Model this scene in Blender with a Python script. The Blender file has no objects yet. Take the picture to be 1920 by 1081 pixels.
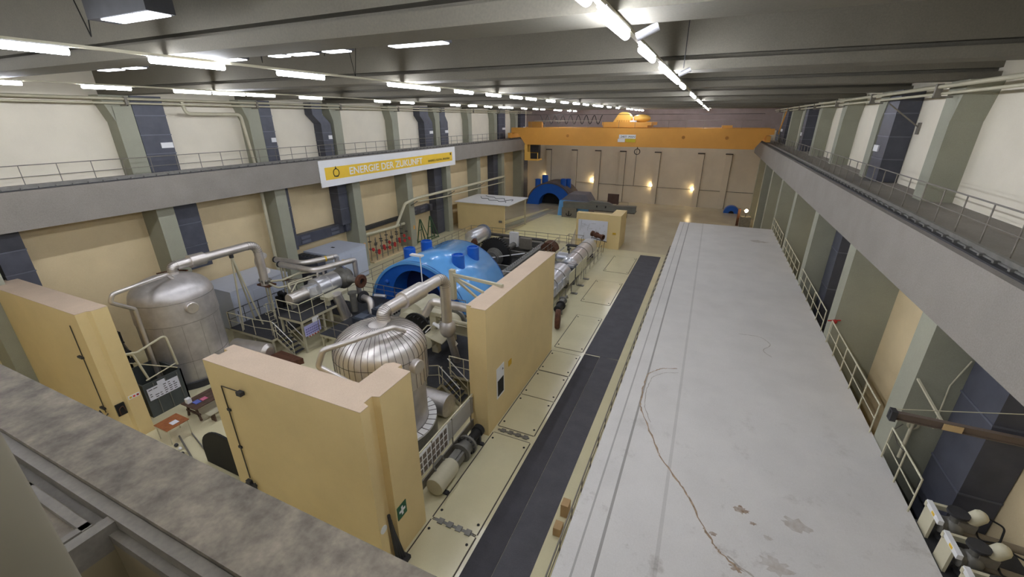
import bpy, bmesh, math, random
from mathutils import Vector, Matrix
random.seed(7)
C = bpy.context.scene
COL = C.collection
PI = math.pi
# ------------------------------------------------------------------ camera
cam_d = bpy.data.cameras.new('camera')
cam = bpy.data.objects.new('camera', cam_d)
COL.objects.link(cam)
C.camera = cam
# rows: world directions of the image right, down and forward axes
_R = ((0.9116719, 0.4109150, -0.0017893), (0.1513093, -0.3397426, -0.9282674), (-0.3820470, 0.8460046, -0.3719091))
rt, dn, fw = (Vector(v).normalized() for v in _R)
m = Matrix((rt, -dn, -fw)).transposed().to_4x4()
m.translation = Vector((0, 0, 13.0))
cam.matrix_world = m
cam_d.sensor_fit = 'HORIZONTAL'
cam_d.sensor_width = 36.0
cam_d.lens = 794.08 * 36.0 / 1920.0
cam_d.clip_start = 0.05
cam_d.clip_end = 300
# ------------------------------------------------------------------ light / exposure
W = bpy.data.worlds.new('world'); C.world = W; W.use_nodes = True
W.node_tree.nodes['Background'].inputs[0].default_value = (0.9, 0.92, 1.0, 1)
W.node_tree.nodes['Background'].inputs[1].default_value = 0.02
vs = C.view_settings
C.display_settings.display_device = 'sRGB'
vs.view_transform = 'Standard'; vs.look = 'None'; vs.gamma = 1.0; vs.use_curve_mapping = False
vs.exposure = 1.38
TUBE_POWER = 40.0        # emission strength of the fluorescent tubes
# ------------------------------------------------------------------ materials
def lin(c):
    c = c / 255.0
    return c / 12.92 if c <= 0.04045 else ((c + 0.055) / 1.055) ** 2.4
def rgb(t): return (lin(t[0]), lin(t[1]), lin(t[2]), 1)
MATS = {}
def M(name, col, rough=0.6, metal=0.0, var=0.10, scale=1.2, bump=0.0, col2=None, detail=5, fine=0.0, spec=0.5, coat=0.0):
    if name in MATS: return MATS[name]
    mt = bpy.data.materials.new(name); mt.use_nodes = True
    nt = mt.node_tree; N = nt.nodes; L = nt.links
    b = N['Principled BSDF']
    b.inputs['Roughness'].default_value = rough; b.inputs['Metallic'].default_value = metal
    b.inputs['Specular IOR Level'].default_value = spec
    b.inputs['Coat Weight'].default_value = coat
    geo = N.new('ShaderNodeNewGeometry')
    nz = N.new('ShaderNodeTexNoise'); nz.inputs['Scale'].default_value = scale; nz.inputs['Detail'].default_value = detail
    nz.inputs['Roughness'].default_value = 0.6
    L.new(geo.outputs['Position'], nz.inputs['Vector'])
    mx = N.new('ShaderNodeMix'); mx.data_type = 'RGBA'
    c1 = rgb(col)
    if col2 is None:
        mx.inputs['A'].default_value = tuple(v * (1 - var) for v in c1[:3]) + (1,)
        mx.inputs['B'].default_value = tuple(min(1, v * (1 + var)) for v in c1[:3]) + (1,)
    else:
        mx.inputs['A'].default_value = c1; mx.inputs['B'].default_value = rgb(col2)
    mr = N.new('ShaderNodeMapRange'); mr.inputs['From Min'].default_value = 0.32; mr.inputs['From Max'].default_value = 0.68
    L.new(nz.outputs['Fac'], mr.inputs['Value']); L.new(mr.outputs['Result'], mx.inputs['Factor'])
    out = mx.outputs['Result']
    if fine > 0:
        n2 = N.new('ShaderNodeTexNoise'); n2.inputs['Scale'].default_value = 28; n2.inputs['Detail'].default_value = 3
        L.new(geo.outputs['Position'], n2.inputs['Vector'])
        m2 = N.new('ShaderNodeMix'); m2.data_type = 'RGBA'; m2.blend_type = 'OVERLAY'; m2.inputs['Factor'].default_value = fine
        L.new(out, m2.inputs['A']); L.new(n2.outputs['Color'], m2.inputs['B']); 
        bw = N.new('ShaderNodeRGBToBW'); L.new(n2.outputs['Color'], bw.inputs['Color']); L.new(bw.outputs['Val'], m2.inputs['B'])
        out = m2.outputs['Result']
    L.new(out, b.inputs['Base Color'])
    if bump > 0:
        bp = N.new('ShaderNodeBump'); bp.inputs['Strength'].default_value = bump; bp.inputs['Distance'].default_value = 0.03
        n3 = N.new('ShaderNodeTexNoise'); n3.inputs['Scale'].default_value = scale * 3; n3.inputs['Detail'].default_value = 4
        L.new(geo.outputs['Position'], n3.inputs['Vector']); L.new(n3.outputs['Fac'], bp.inputs['Height'])
        L.new(bp.outputs['Normal'], b.inputs['Normal'])
    MATS[name] = mt
    return mt
def emit(name, col, s):
    if name in MATS: return MATS[name]
    mt = bpy.data.materials.new(name); mt.use_nodes = True
    b = mt.node_tree.nodes['Principled BSDF']
    b.inputs['Base Color'].default_value = rgb(col)
    b.inputs['Emission Color'].default_value = rgb(col); b.inputs['Emission Strength'].default_value = s
    MATS[name] = mt; return mt

m_wall = M('painted_wall_cream', (222, 202, 160), .7, var=.05, scale=.6, fine=.15)
m_wallup = M('painted_wall_upper', (232, 224, 204), .75, var=.04, scale=.6, fine=.15)
m_farwall = M('painted_far_wall', (226, 216, 194), .75, var=.05, scale=.5, fine=.2)
m_fartop = M('far_wall_top_grey', (150, 136, 132), .8, var=.08)
m_floor = M('epoxy_floor_cream', (216, 208, 172), .15, var=.06, scale=.35, fine=.1, spec=.5)
m_floorfar = M('epoxy_floor_far', (196, 186, 160), .25, var=.08, scale=.3, spec=.5)
m_floorgrey = M('floor_grey_green', (176, 178, 158), .3, var=.06)
m_yellowfloor = M('floor_light_yellow', (238, 228, 176), .3, var=.04)
m_mat = M('mat_anthracite', (66, 65, 70), .85, var=.12, scale=1.4, fine=.3)
m_mat2 = M('mat_anthracite_worn', (80, 79, 84), .8, var=.12, scale=1.4, fine=.3)
m_conc = M('column_grey_green', (156, 156, 138), .8, var=.05, scale=.8, fine=.15)
m_beam = M('crane_beam_grey', (140, 134, 126), .85, var=.06, scale=.8, fine=.3)
m_ceil = M('ceiling_beam_grey', (120, 115, 102), .8, var=.07, scale=.7, fine=.25)
m_podf = M('pod_wall_cream', (230, 206, 150), .5, var=.05, scale=.5, fine=.1, bump=.15)
m_podt = M('pod_wall_top_dusty', (206, 184, 160), .85, var=.06, scale=.8, fine=.2)
m_ledge = M('dusty_concrete', (74, 68, 60), .9, col2=(128, 118, 102), scale=3.2, fine=.35, detail=9)
m_steelp = M('painted_steel_grey', (126, 120, 108), .6, var=.12, scale=4)
m_dark = M('dark_steel', (52, 52, 54), .6, var=.2, scale=3)
m_black = M('black', (22, 21, 20), .7)
m_duct = M('duct_anthracite', (74, 76, 86), .5, var=.15, scale=1.5)
m_ductl = M('duct_seam', (104, 106, 118), .45, metal=.3)
m_alu = M('aluminium_cladding', (222, 216, 210), .38, metal=.85, var=.1, scale=1.6, bump=.12)
m_alu2 = M('aluminium_dull', (206, 202, 200), .48, metal=.8, var=.12, scale=2.0, bump=.1)
m_chrome = M('bright_steel', (226, 227, 232), .3, metal=.75, var=.06)
m_seam = M('cladding_seam', (70, 64, 58), .7)
m_rust = M('rust', (92, 58, 40), .85, var=.3, scale=6)
m_iron = M('grey_iron', (128, 126, 120), .5, metal=.5, var=.15, scale=4)
m_rail = M('rail_cream', (206, 200, 172), .5, var=.05)
m_railg = M('rail_grey', (128, 122, 112), .55, metal=.2, var=.1)
m_deck = M('deck_grating', (52, 53, 58), .65, var=.18, scale=5, fine=.4)
m_legs = M('steel_cream_grey', (190, 184, 158), .55, var=.06)
m_blue = M('turbine_blue', (108, 178, 245), .2, var=.04, scale=.6, coat=.5)
m_blued = M('turbine_blue_dark', (30, 98, 196), .35, var=.05)
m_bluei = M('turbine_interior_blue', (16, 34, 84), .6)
m_orange = M('crane_orange', (228, 164, 72), .5, var=.05, scale=.5, fine=.15)
m_orangel = M('crane_yellow', (244, 194, 96), .5, var=.04)
m_white = M('white_paint', (236, 236, 236), .5, var=.02)
m_paper = M('white_paper', (226, 228, 238), .7, var=.03)
m_cab = M('cabinet_pale_blue', (198, 204, 218), .5, var=.03)
m_yel = M('banner_yellow', (240, 200, 60), .6, var=.03)
m_ink = M('ink_black', (30, 28, 26), .7)
m_red = M('valve_red', (170, 34, 30), .5)
m_redp = M('folder_red', (226, 62, 58), .6)
m_green = M('green_steel', (58, 92, 60), .55)
m_gsign = M('sign_green', (24, 92, 62), .5)
m_wood = M('desk_wood', (168, 104, 60), .5, col2=(140, 80, 42), scale=6)
m_woodd = M('dark_wood', (84, 62, 50), .6, var=.2, scale=6)
m_lil = M('board_lilac', (176, 176, 224), .6, var=.04)
m_top = None
m_tube = emit('tube_light', (240, 244, 255), TUBE_POWER)
m_warm = emit('wall_lamp_glow', (255, 226, 170), 22.0)
m_panel = emit('lamp_panel_glow', (236, 240, 255), 3.0)

def roof_material():
    mt = M('annex_roof_white', (212, 208, 202), .7, var=.05, scale=.7, fine=.2)
    nt = mt.node_tree; N = nt.nodes; L = nt.links; b = N['Principled BSDF']
    src = b.inputs['Base Color'].links[0].from_socket
    geo = N.new('ShaderNodeNewGeometry')
    sx = N.new('ShaderNodeSeparateXYZ'); L.new(geo.outputs['Position'], sx.inputs[0])
    def m_(op, a, bb=None):
        n = N.new('ShaderNodeMath'); n.operation = op
        for i, v in enumerate((a, bb)):
            if v is None: continue
            if isinstance(v, (int, float)): n.inputs[i].default_value = v
            else: L.new(v, n.inputs[i])
        return n.outputs[0]
    nz = N.new('ShaderNodeTexNoise'); nz.inputs['Scale'].default_value = .9; nz.inputs['Detail'].default_value = 10; nz.inputs['Roughness'].default_value = .72
    L.new(geo.outputs['Position'], nz.inputs['Vector'])
    # blotches, more of them towards the near end
    near = N.new('ShaderNodeMapRange'); near.inputs['From Min'].default_value = 16; near.inputs['From Max'].default_value = 5
    L.new(sx.outputs['Y'], near.inputs['Value'])
    st = N.new('ShaderNodeMapRange'); st.inputs['From Min'].default_value = .56; st.inputs['From Max'].default_value = .72
    L.new(nz.outputs['Fac'], st.inputs['Value'])
    f = m_('MULTIPLY', st.outputs['Result'], m_('MULTIPLY', m_('ADD', near.outputs['Result'], .12), .55))
    mx = N.new('ShaderNodeMix'); mx.data_type = 'RGBA'; mx.inputs['B'].default_value = rgb((104, 84, 62))
    L.new(f, mx.inputs['Factor']); L.new(src, mx.inputs['A'])
    out = mx.outputs['Result']
    for x, w, s in ((-1.42, .03, .5), (-.98, .05, .65), (.25, .07, .22)):
        d = m_('ABSOLUTE', m_('SUBTRACT', sx.outputs['X'], x))
        k = m_('MULTIPLY', m_('LESS_THAN', d, w / 2 + .01), s)
        mm = N.new('ShaderNodeMix'); mm.data_type = 'RGBA'; mm.inputs['B'].default_value = rgb((112, 106, 98))
        L.new(k, mm.inputs['Factor']); L.new(out, mm.inputs['A']); out = mm.outputs['Result']
    L.new(out, b.inputs['Base Color'])
    return mt
m_top = roof_material()
# ------------------------------------------------------------------ mesh helpers
ORI = {}
def bend(pts, r, n=6):
    """round the corners of a polyline"""
    pts = [Vector(p) for p in pts]; out = [pts[0]]
    for i in range(1, len(pts) - 1):
        a, b, c = pts[i - 1], pts[i], pts[i + 1]
        u = (a - b); v = (c - b); lu, lv = u.length, v.length; u.normalize(); v.normalize()
        ang = u.angle(v)
        if ang > PI - .05: out.append(b); continue
        d = min(r / math.tan(ang / 2), lu * .49, lv * .49)
        p, q = b + u * d, b + v * d
        for k in range(n + 1):
            t = k / n
            out.append(p * (1 - t) ** 2 + b * 2 * t * (1 - t) + q * t * t)
    out.append(pts[-1]); return out
class MB:
    def __init__(s): s.b = bmesh.new(); s.i = 0; s.mats = []
    def mat(s, m):
        if m not in s.mats: s.mats.append(m)
        s.i = s.mats.index(m); return s
    def face(s, vs):
        try:
            f = s.b.faces.new(vs); f.material_index = s.i; return f
        except ValueError: return None
    def hexa(s, P):
        v = [s.b.verts.new(p) for p in P]
        for q in ((0, 3, 2, 1), (4, 5, 6, 7), (0, 1, 5, 4), (1, 2, 6, 5), (2, 3, 7, 6), (3, 0, 4, 7)): s.face([v[i] for i in q])
        return s
    def box(s, x0, x1, y0, y1, z0, z1):
        return s.hexa([(x0, y0, z0), (x1, y0, z0), (x1, y1, z0), (x0, y1, z0), (x0, y0, z1), (x1, y0, z1), (x1, y1, z1), (x0, y1, z1)])
    def bar(s, p, q, w, h=None, up=(0, 0, 1)):
        h = h or w; p = Vector(p); q = Vector(q); d = (q - p).normalized(); up = Vector(up)
        if abs(d.dot(up)) > .98: up = Vector((0, 1, 0))
        a = d.cross(up).normalized() * (w / 2); c = a.cross(d).normalized() * (h / 2)
        return s.hexa([p - a - c, p + a - c, q + a - c, q - a - c, p - a + c, p + a + c, q + a + c, q - a + c])
    def tube(s, pts, r, seg=10, caps=True):
        pts = [Vector(p) for p in pts]; n = len(pts)
        rr = r if isinstance(r, (list, tuple)) else [r] * n
        t0 = (pts[1] - pts[0]).normalized()
        u = t0.orthogonal().normalized(); rings = []
        for i, p in enumerate(pts):
            t = (pts[min(i + 1, n - 1)] - pts[max(i - 1, 0)]).normalized()
            u = (u - t * u.dot(t)).normalized(); w = t.cross(u)
            rings.append([s.b.verts.new(p + (u * math.cos(a) + w * math.sin(a)) * rr[i]) for a in [2 * PI * k / seg for k in range(seg)]])
        for a, b in zip(rings, rings[1:]):
            for k in range(seg):
                f = s.face([a[k], a[(k + 1) % seg], b[(k + 1) % seg], b[k]])
                if f: f.smooth = True
        if caps:
            s.face(rings[0][::-1]); s.face(rings[-1])
            for rg in (rings[0], rings[-1]):
                for k in range(seg):
                    e = s.b.edges.get((rg[k], rg[(k + 1) % seg]))
                    if e: e.smooth = False
        return s
    def lathe(s, prof, o=(0, 0, 0), axis=(0, 0, 1), seg=40, caps=True, sharp=()):
        """prof: list of (radius, height) along the axis"""
        o = Vector(o); ax = Vector(axis).normalized(); u = ax.orthogonal().normalized(); w = ax.cross(u); R = []
        for r, h in prof:
            r = max(r, 1e-4)
            R.append([s.b.verts.new(o + ax * h + (u * math.cos(a) + w * math.sin(a)) * r) for a in [2 * PI * k / seg for k in range(seg)]])
        for i, (a, b) in enumerate(zip(R, R[1:])):
            for k in range(seg):
                f = s.face([a[k], a[(k + 1) % seg], b[(k + 1) % seg], b[k]])
                if f: f.smooth = True
        if caps:
            s.face(R[0][::-1]); s.face(R[-1])
        for i, ring_ in enumerate(R):
            if 0 < i < len(R) - 1:
                a = Vector((prof[i][0] - prof[i - 1][0], prof[i][1] - prof[i - 1][1])); c = Vector((prof[i + 1][0] - prof[i][0], prof[i + 1][1] - prof[i][1]))
                if a.length < 1e-6 or c.length < 1e-6 or a.angle(c) < .6: continue
            for k in range(seg):
                e = s.b.edges.get((ring_[k], ring_[(k + 1) % seg]))
                if e: e.smooth = False
        return s
    def prism(s, poly, ax, a0, a1):
        """poly extruded along axis ax ('x','y','z') from a0 to a1"""
        def P(p, a): return {'x': (a, p[0], p[1]), 'y': (p[0], a, p[1]), 'z': (p[0], p[1], a)}[ax]
        A = [s.b.verts.new(P(p, a0)) for p in poly]; B = [s.b.verts.new(P(p, a1)) for p in poly]
        n = len(poly)
        for k in range(n): s.face([A[k], A[(k + 1) % n], B[(k + 1) % n], B[k]])
        s.face(A[::-1]); s.face(B); return s
    def sphere(s, c, r, sc=(1, 1, 1), seg=16, rings=10):
        g = bmesh.ops.create_uvsphere(s.b, u_segments=seg, v_segments=rings, radius=1)
        for v in g['verts']:
            v.co = Vector((v.co.x * r * sc[0] + c[0], v.co.y * r * sc[1] + c[1], v.co.z * r * sc[2] + c[2]))
            for f in v.link_faces: f.material_index = s.i; f.smooth = True
        return s
    def build(s, name, mat=None, parent=None, bevel=0, label=None):
        me = bpy.data.meshes.new(name)
        bmesh.ops.recalc_face_normals(s.b, faces=s.b.faces)
        if parent is not None: org = ORI[parent]
        else:
            xs = [v.co for v in s.b.verts]
            org = Vector(((min(v.x for v in xs) + max(v.x for v in xs)) / 2, (min(v.y for v in xs) + max(v.y for v in xs)) / 2, min(v.z for v in xs)))
        bmesh.ops.translate(s.b, vec=-org, verts=s.b.verts)
        s.b.to_mesh(me); s.b.free()
        for x in (s.mats or [mat]): me.materials.append(x)
        o = bpy.data.objects.new(name, me); COL.objects.link(o)
        if parent is None: o.location = org
        else: o.parent = parent
        ORI[o] = org
        if bevel:
            md = o.modifiers.new('bevel', 'BEVEL'); md.width = bevel; md.segments = 2; md.limit_method = 'ANGLE'; md.angle_limit = .7
        if label: o['label'] = label
        return o
def tag(o, label, cat, group=None):
    o['label'] = label; o['category'] = cat
    if group: o['group'] = group
    return o
def thing(name, loc, label, cat, group=None):
    o = bpy.data.objects.new(name, None); COL.objects.link(o); o.location = loc; o.empty_display_size = .3
    ORI[o] = Vector(loc); return tag(o, label, cat, group)
def struct(o): o['kind'] = 'structure'; return o
def bx(name, mat, c, parent=None, bevel=0, label=None): return MB().box(*c).build(name, mat, parent, bevel, label)
def children(o): return [x for x in COL.objects if x.parent is o]
def copy_tree(o, loc, label, group=None):
    r = o.copy(); COL.objects.link(r); r.location = loc; r['label'] = label
    if group: r['group'] = group
    def rec(a, b):
        for ch in children(a):
            k = ch.copy(); COL.objects.link(k); k.parent = b; rec(ch, k)
    rec(o, r); return r
def text(name, s, size, org, ux, uy, mat, parent, depth=.01, sx=1.0, align='LEFT', bold=0.0):
    """lettering as a mesh; ux, uy = world directions of the reading direction and of the letter's up"""
    cu = bpy.data.curves.new(name, 'FONT'); cu.body = s; cu.size = size; cu.extrude = depth / 2; cu.offset = bold; cu.align_x = align
    t = bpy.data.objects.new(name, cu); COL.objects.link(t)
    bpy.context.view_layer.update()
    me = bpy.data.meshes.new_from_object(t.evaluated_get(bpy.context.evaluated_depsgraph_get()))
    bpy.data.objects.remove(t)
    ux = Vector(ux).normalized(); uy = Vector(uy).normalized(); uz = ux.cross(uy); org = Vector(org) - ORI[parent]
    for v in me.vertices:
        c = v.co; v.co = org + ux * c.x * sx + uy * c.y + uz * c.z
    me.materials.clear(); me.materials.append(mat)
    o = bpy.data.objects.new(name, me); COL.objects.link(o); o.parent = parent; ORI[o] = ORI[parent]
    return o
NTH = ['nearest', 'second', 'third', 'fourth', 'fifth', 'sixth', 'seventh', 'eighth', 'ninth', 'tenth', 'eleventh', 'twelfth', 'thirteenth',
       'fourteenth', 'fifteenth', 'sixteenth', 'seventeenth', 'eighteenth', 'nineteenth', 'twentieth', 'twenty-first', 'twenty-second', 'twenty-third', 'twenty-fourth',
       'twenty-fifth', 'twenty-sixth', 'twenty-seventh', 'twenty-eighth', 'twenty-ninth', 'thirtieth']
def nth(k): return NTH[k] if k else 'nearest'
def railing(name, pts, label, mat, h=1.05, step=1.5, r=.022, mids=(.55,), group=None, toe=False, cat='railing'):
    pts = [Vector(p) for p in pts]
    t = thing(name, pts[0], label, cat, group)
    up = Vector((0, 0, 1))
    MB().tube([p + up * h for p in pts], r * 1.15, 8).build('top_rail', mat, t)
    for mh in mids: MB().tube([p + up * mh for p in pts], r * .8, 6).build('mid_rail', mat, t)
    first = None
    for a, b in zip(pts, pts[1:]):
        n = max(1, round((b - a).length / step))
        for k in range(n + (1 if b is pts[-1] else 0)):
            p = a.lerp(b, k / n)
            if first is None:
                first = MB().tube([p, p + up * h], r, 6).build('post', mat, t); o0 = p
            else:
                o = first.copy(); COL.objects.link(o); o.location = p - o0; o.parent = t
    if toe:
        q = MB()
        for a, b in zip(pts, pts[1:]): q.bar(a + up * .06, b + up * .06, .02, .12)
        q.build('kickboard', mat, t)
    return t
# ------------------------------------------------------------------ shell
K = [-1.6 + 7.55 * k for k in range(0, 10)]           # near faces of the columns
LW, LWU, RW, RWU, YF, YN = -29.75, -30.2, 7.8, 8.4, 73.0, -4.0
struct(MB().box(-30.6, -2.05, YN, 44.4, -.3, 0).box(-1.85, 8.8, YN, 44.4, -.3, 0).box(-2.05, -1.85, YN, 44.4, -.3, 0).build('floor', m_floor))
struct(bx('floor', m_floorfar, (-30.6, 8.8, 44.4, 73.4, -.3, 0)))
struct(MB().box(-30.4, LW, YN, 73.4, 0, 8.4).build('wall_left', m_wall))
struct(bx('wall_left', m_wallup, (-30.6, LWU, YN, 73.4, 8.4, 17.2)))
struct(bx('wall_right', m_wall, (RW, 8.4, YN, 73.4, 0, 8.4)))
struct(bx('wall_right', m_wallup, (RWU, 8.8, YN, 73.4, 8.4, 17.2)))
fw_ = MB().box(LW, RW, YF, 73.4, 0, 11.4)
struct(fw_.build('wall_far', m_farwall))
struct(bx('wall_far', m_fartop, (LWU, RWU, YF + .1, 73.4, 11.4, 17.2)))
struct(bx('wall_near', m_wallup, (-30.6, 8.8, YN - .3, YN, 0, 17.2)))
struct(bx('ceiling', m_ceil, (-30.6, 8.8, YN, 73.4, 17.2, 17.5)))
# pilasters and cable lines of the far wall
for i, x in enumerate((-25.8, -21.2, -17.2, -13.1, -7.7, -1.4, 2.4)):
    struct(MB().mat(m_farwall).box(x - .42, x + .42, YF - .28, YF, 0, 8.0).mat(m_seam).box(x - .5, x + .5, YF - .34, YF, 8.0, 8.14).box(x + .42, x + .47, YF - .1, YF, 0, 8.0).build('trim_%d' % (10 + i), None))
t = MB()
t.tube([(-28.5, YF - .06, 2.9), (-13.9, YF - .06, 2.75), (-13.9, YF - .3, 2.75), (-12.4, YF - .3, 2.72), (-12.4, YF - .06, 2.72), (7, YF - .06, 2.6)], .03, 6)
t.tube([(-11.0, YF - .05, 2.75), (-11.0, YF - .05, 8.6)], .03, 6)
tag(t.build('cable_conduit', m_seam), 'thin dark conduit running across the far wall', 'conduit')
def ring(name, c, R, r, axis, mat, parent=None):
    q = MB(); a = Vector(axis).normalized(); u = a.orthogonal().normalized(); w = a.cross(u)
    pts = [Vector(c) + (u * math.cos(2 * PI * k / 24) + w * math.sin(2 * PI * k / 24)) * R for k in range(25)]
    return q.tube(pts, r, 8, caps=False).build(name, mat, parent)
for i, (x, z) in enumerate(((-26.2, 3.55), (-17.9, 3.3), (-8.2, 2.95), (-1.9, 2.75))):
    t = thing('round_lamp', (x, YF, z - .2), 'small round glowing lamp on the far wall, %s from the left' % ('first' if i == 0 else nth(i)), 'lamp', 'small lamps on the far wall')
    MB().box(x - .12, x + .12, YF - .1, YF, z - .12, z + .12).build('backplate', m_steelp, t)
    MB().sphere((x, YF - .2, z), .17).build('globe', m_warm, t)
# columns
for k, y in enumerate(K):
    if y < 0 or y > 70: continue
    for s in (0, 1):
        q = MB()
        if s == 0:
            q.box(-28.2, LW, y, y + .9, 0, 8.9).box(-29.3, LWU, y, y + .9, 8.9, 14.2)
            q.hexa([(-30.2, y - .35, 14.2), (-29.3, y - .35, 14.2), (-29.3, y, 14.2), (-30.2, y, 14.2)][0:0] or [(-30.2, y - .02, 12.9), (-29.3, y - .02, 12.9), (-29.3, y + .02, 12.9), (-30.2, y + .02, 12.9), (-30.2, y - .45, 14.2), (-29.3, y - .45, 14.2), (-29.3, y + .02, 14.2), (-30.2, y + .02, 14.2)])
        else:
            q.box(6.0, RW, y, y + .9, 0, 8.9).box(7.5, RWU, y, y + .9, 8.9, 14.2)
            q.hexa([(7.5, y - .02, 12.9), (8.4, y - .02, 12.9), (8.4, y + .02, 12.9), (7.5, y + .02, 12.9), (7.5, y - .45, 14.2), (8.4, y - .45, 14.2), (8.4, y + .02, 14.2), (7.5, y + .02, 14.2)])
        o = q.build('concrete_column', m_conc)
        tag(o, 'grey green concrete column on the %s side wall, %s from the camera' % (('left', 'right')[s], nth(k - 1)), 'column', ('left', 'right')[s] + ' row of concrete columns')
# roof beams with a flange below
for k, y in enumerate(K):
    if k == 0 or y > 70: pass
    q = MB().box(LWU, RWU, y + .05, y + .85, 14.56, 17.2).box(LWU, RWU, y + .3, y + .6, 14.4, 14.6).box(LWU, RWU, y - .02, y + .92, 14.2, 14.44)
    tag(q.build('roof_beam', m_ceil), 'deep grey roof beam spanning the hall, %s from the camera' % (nth(k - 1) if k else 'just above and behind'), 'beam', 'roof beams of the hall')
# crane runway beams with walkway
def runway(side):
    s = -1 if side == 'left' else 1
    fx = -27.5 if s < 0 else 5.55; bk = -28.3 if s < 0 else 6.4; wl = LWU if s < 0 else RWU
    t = thing('crane_runway_beam', ((fx + bk) / 2, 35, 8.39), 'long grey concrete beam along the %s wall carrying the crane rail' % side, 'beam')
    q = MB().mat(m_beam).box(min(fx, bk), max(fx, bk), YN, 72.9, 8.39, 10.07)
    q.box(min(bk, wl), max(bk, wl), YN, 72.9, 9.85, 10.07)
    q.build('beam_body', None, t)
    rx = fx + s * .42
    q = MB().box(rx - .22, rx + .22, YN, 72.9, 10.07, 10.11); q.build('rail_bed', m_dark, t)
    q = MB().box(rx - .07, rx + .07, YN, 72.9, 10.11, 10.15).box(rx - .025, rx + .025, YN, 72.9, 10.15, 10.22).box(rx - .05, rx + .05, YN, 72.9, 10.22, 10.27)
    q.build('crane_rail', m_iron, t)
    clip = MB()
    for i in range(0, 118):
        y = 2.5 + i * .6
        clip.box(rx - .14, rx + .14, y - .04, y + .04, 10.11, 10.17)
    o = clip.build('rail_clips', m_iron, t); o['kind'] = 'stuff'
    return t
runway('left'); runway('right')
railing('walkway_railing', [(-28.45, 1.0, 10.07), (-28.45, 60.0, 10.07)], 'thin grey handrail along the upper left walkway', m_railg, h=1.0, step=1.3, r=.018, mids=(.5,))
railing('walkway_railing', [(6.42, 1.0, 10.07), (6.42, 60.0, 10.07)], 'thin grey handrail along the upper right walkway', m_railg, h=1.0, step=1.3, r=.018, mids=(.5,))
# power rails / pipes under the ceiling along both walls
for s, x, lab in ((0, -28.75, 'left'), (1, 7.05, 'right')):
    t = thing('ceiling_pipe_run', (x, 30, 13.7), 'pair of long grey pipes under the ceiling along the %s wall' % lab, 'pipe')
    MB().tube([(x, .5, 14.02), (x, 72, 14.02)], .07, 8).build('pipe', m_legs, t)
    MB().tube([(x + (-.05, .12)[s], .5, 13.8), (x + (-.05, .12)[s], 72, 13.8)], .05, 8).build('pipe', m_legs, t)
    for y in K:
        if 0 < y < 70:
            q = MB().box(min(x - .1, (-29.3, 7.55)[s]), max(x + .1, (-29.3, 7.55)[s]), y + .4, y + .47, 13.66, 13.72).box(x - .1, x + .1, y + .38, y + .5, 13.66, 14.12)
            q.build('bracket', m_steelp, t)
# ------------------------------------------------------------------ light rows
ROWS = {'right': (-1.35, [(5.4, 7.1), (8.3, 10.4), (11.3, 12.6), (12.9, 14.4), (14.6, 15.9), (17.6, 19.2), (24.2, 25.6), (26.6, 28.0), (32.6, 34.0), (35.6, 37), (39, 40.5), (46, 47.5), (53, 54.5)]),
        'middle': (-10.3, [(2.9, 4.3), (5.6, 7.1), (8.45, 10.0), (12.7, 14.2), (14.3, 15.8), (17.0, 18.5), (19.9, 21.4), (22.7, 24.2), (24.9, 26.4), (28.4, 29.9), (31.4, 32.9), (34.4, 35.9), (37.3, 38.8), (40.6, 42.1), (42.6, 44.1), (46.3, 47.8), (50.7, 52.2), (57, 58.5), (63, 64.5)]),
        'left': (-20.6, [(5.8, 7.3), (8.8, 10.4), (11.8, 13.3), (13.4, 14.9), (15.0, 16.5), (18.0, 19.5), (23.9, 25.4), (26.6, 28.1), (33.2, 34.7), (36.2, 37.7), (39.3, 40.8), (42.5, 44.0), (44.4, 45.9), (48.4, 50), (52, 53.5), (54.5, 56), (61.5, 63)])}
ZL = 14.08
proto_light = None
for row, (x, ys) in ROWS.items():
    t = thing('light_trunking', (x, 30, ZL + .05), 'long pale trunking rail carrying the %s row of tube lights' % row, 'light rail')
    MB().box(x - .04, x + .04, .5, 70, ZL + .07, ZL + .12).build('rail', m_legs, t)
    for y in K:
        if 0 < y < 70: MB().tube([(x, y + .45, ZL + .1), (x, y + .45, 14.22)], .02, 6).build('hanger', m_dark, t)
    for i, (a, b) in enumerate(ys):
        lab = 'glowing white tube light in the %s ceiling row, %s from the camera' % (row, nth(i))
        if proto_light is None:
            proto_light = thing('tube_light', (x, a, ZL), lab, 'tube light', row + ' row of tube lights')
            MB().tube([(x, a + .02, ZL), (x, a + 1.48, ZL)], .06, 12).build('tube', m_tube, proto_light)  # radius widened to imitate the bloom around the tube
            MB().box(x - .06, x + .06, a, a + 1.5, ZL + .06, ZL + .08).build('housing', m_white, proto_light)
        else:
            copy_tree(proto_light, (x, a, ZL), lab, row + ' row of tube lights')
for row, (x, ys) in ROWS.items():  # extra tubes out of view, added to brighten the near end
    for i, y in enumerate((-3.2, -1.2, .8) if row == 'middle' else (-3.2, -1.2, .8, 3.3)):
        copy_tree(proto_light, (x, y, ZL), 'added tube light extending the %s row above or behind the camera, %s of them' % (row, 'first' if i == 0 else nth(i)), row + ' row of tube lights')
for row, (x, ys) in ROWS.items():  # hidden extra tubes, added to brighten the far end
    for i, y in enumerate((59.8, 66.0, 69.0)):
        copy_tree(proto_light, (x, y, ZL), 'added tube light extending the %s row over or behind the crane bridge, %s of them' % (row, 'first' if i == 0 else nth(i)), row + ' row of tube lights')
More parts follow.
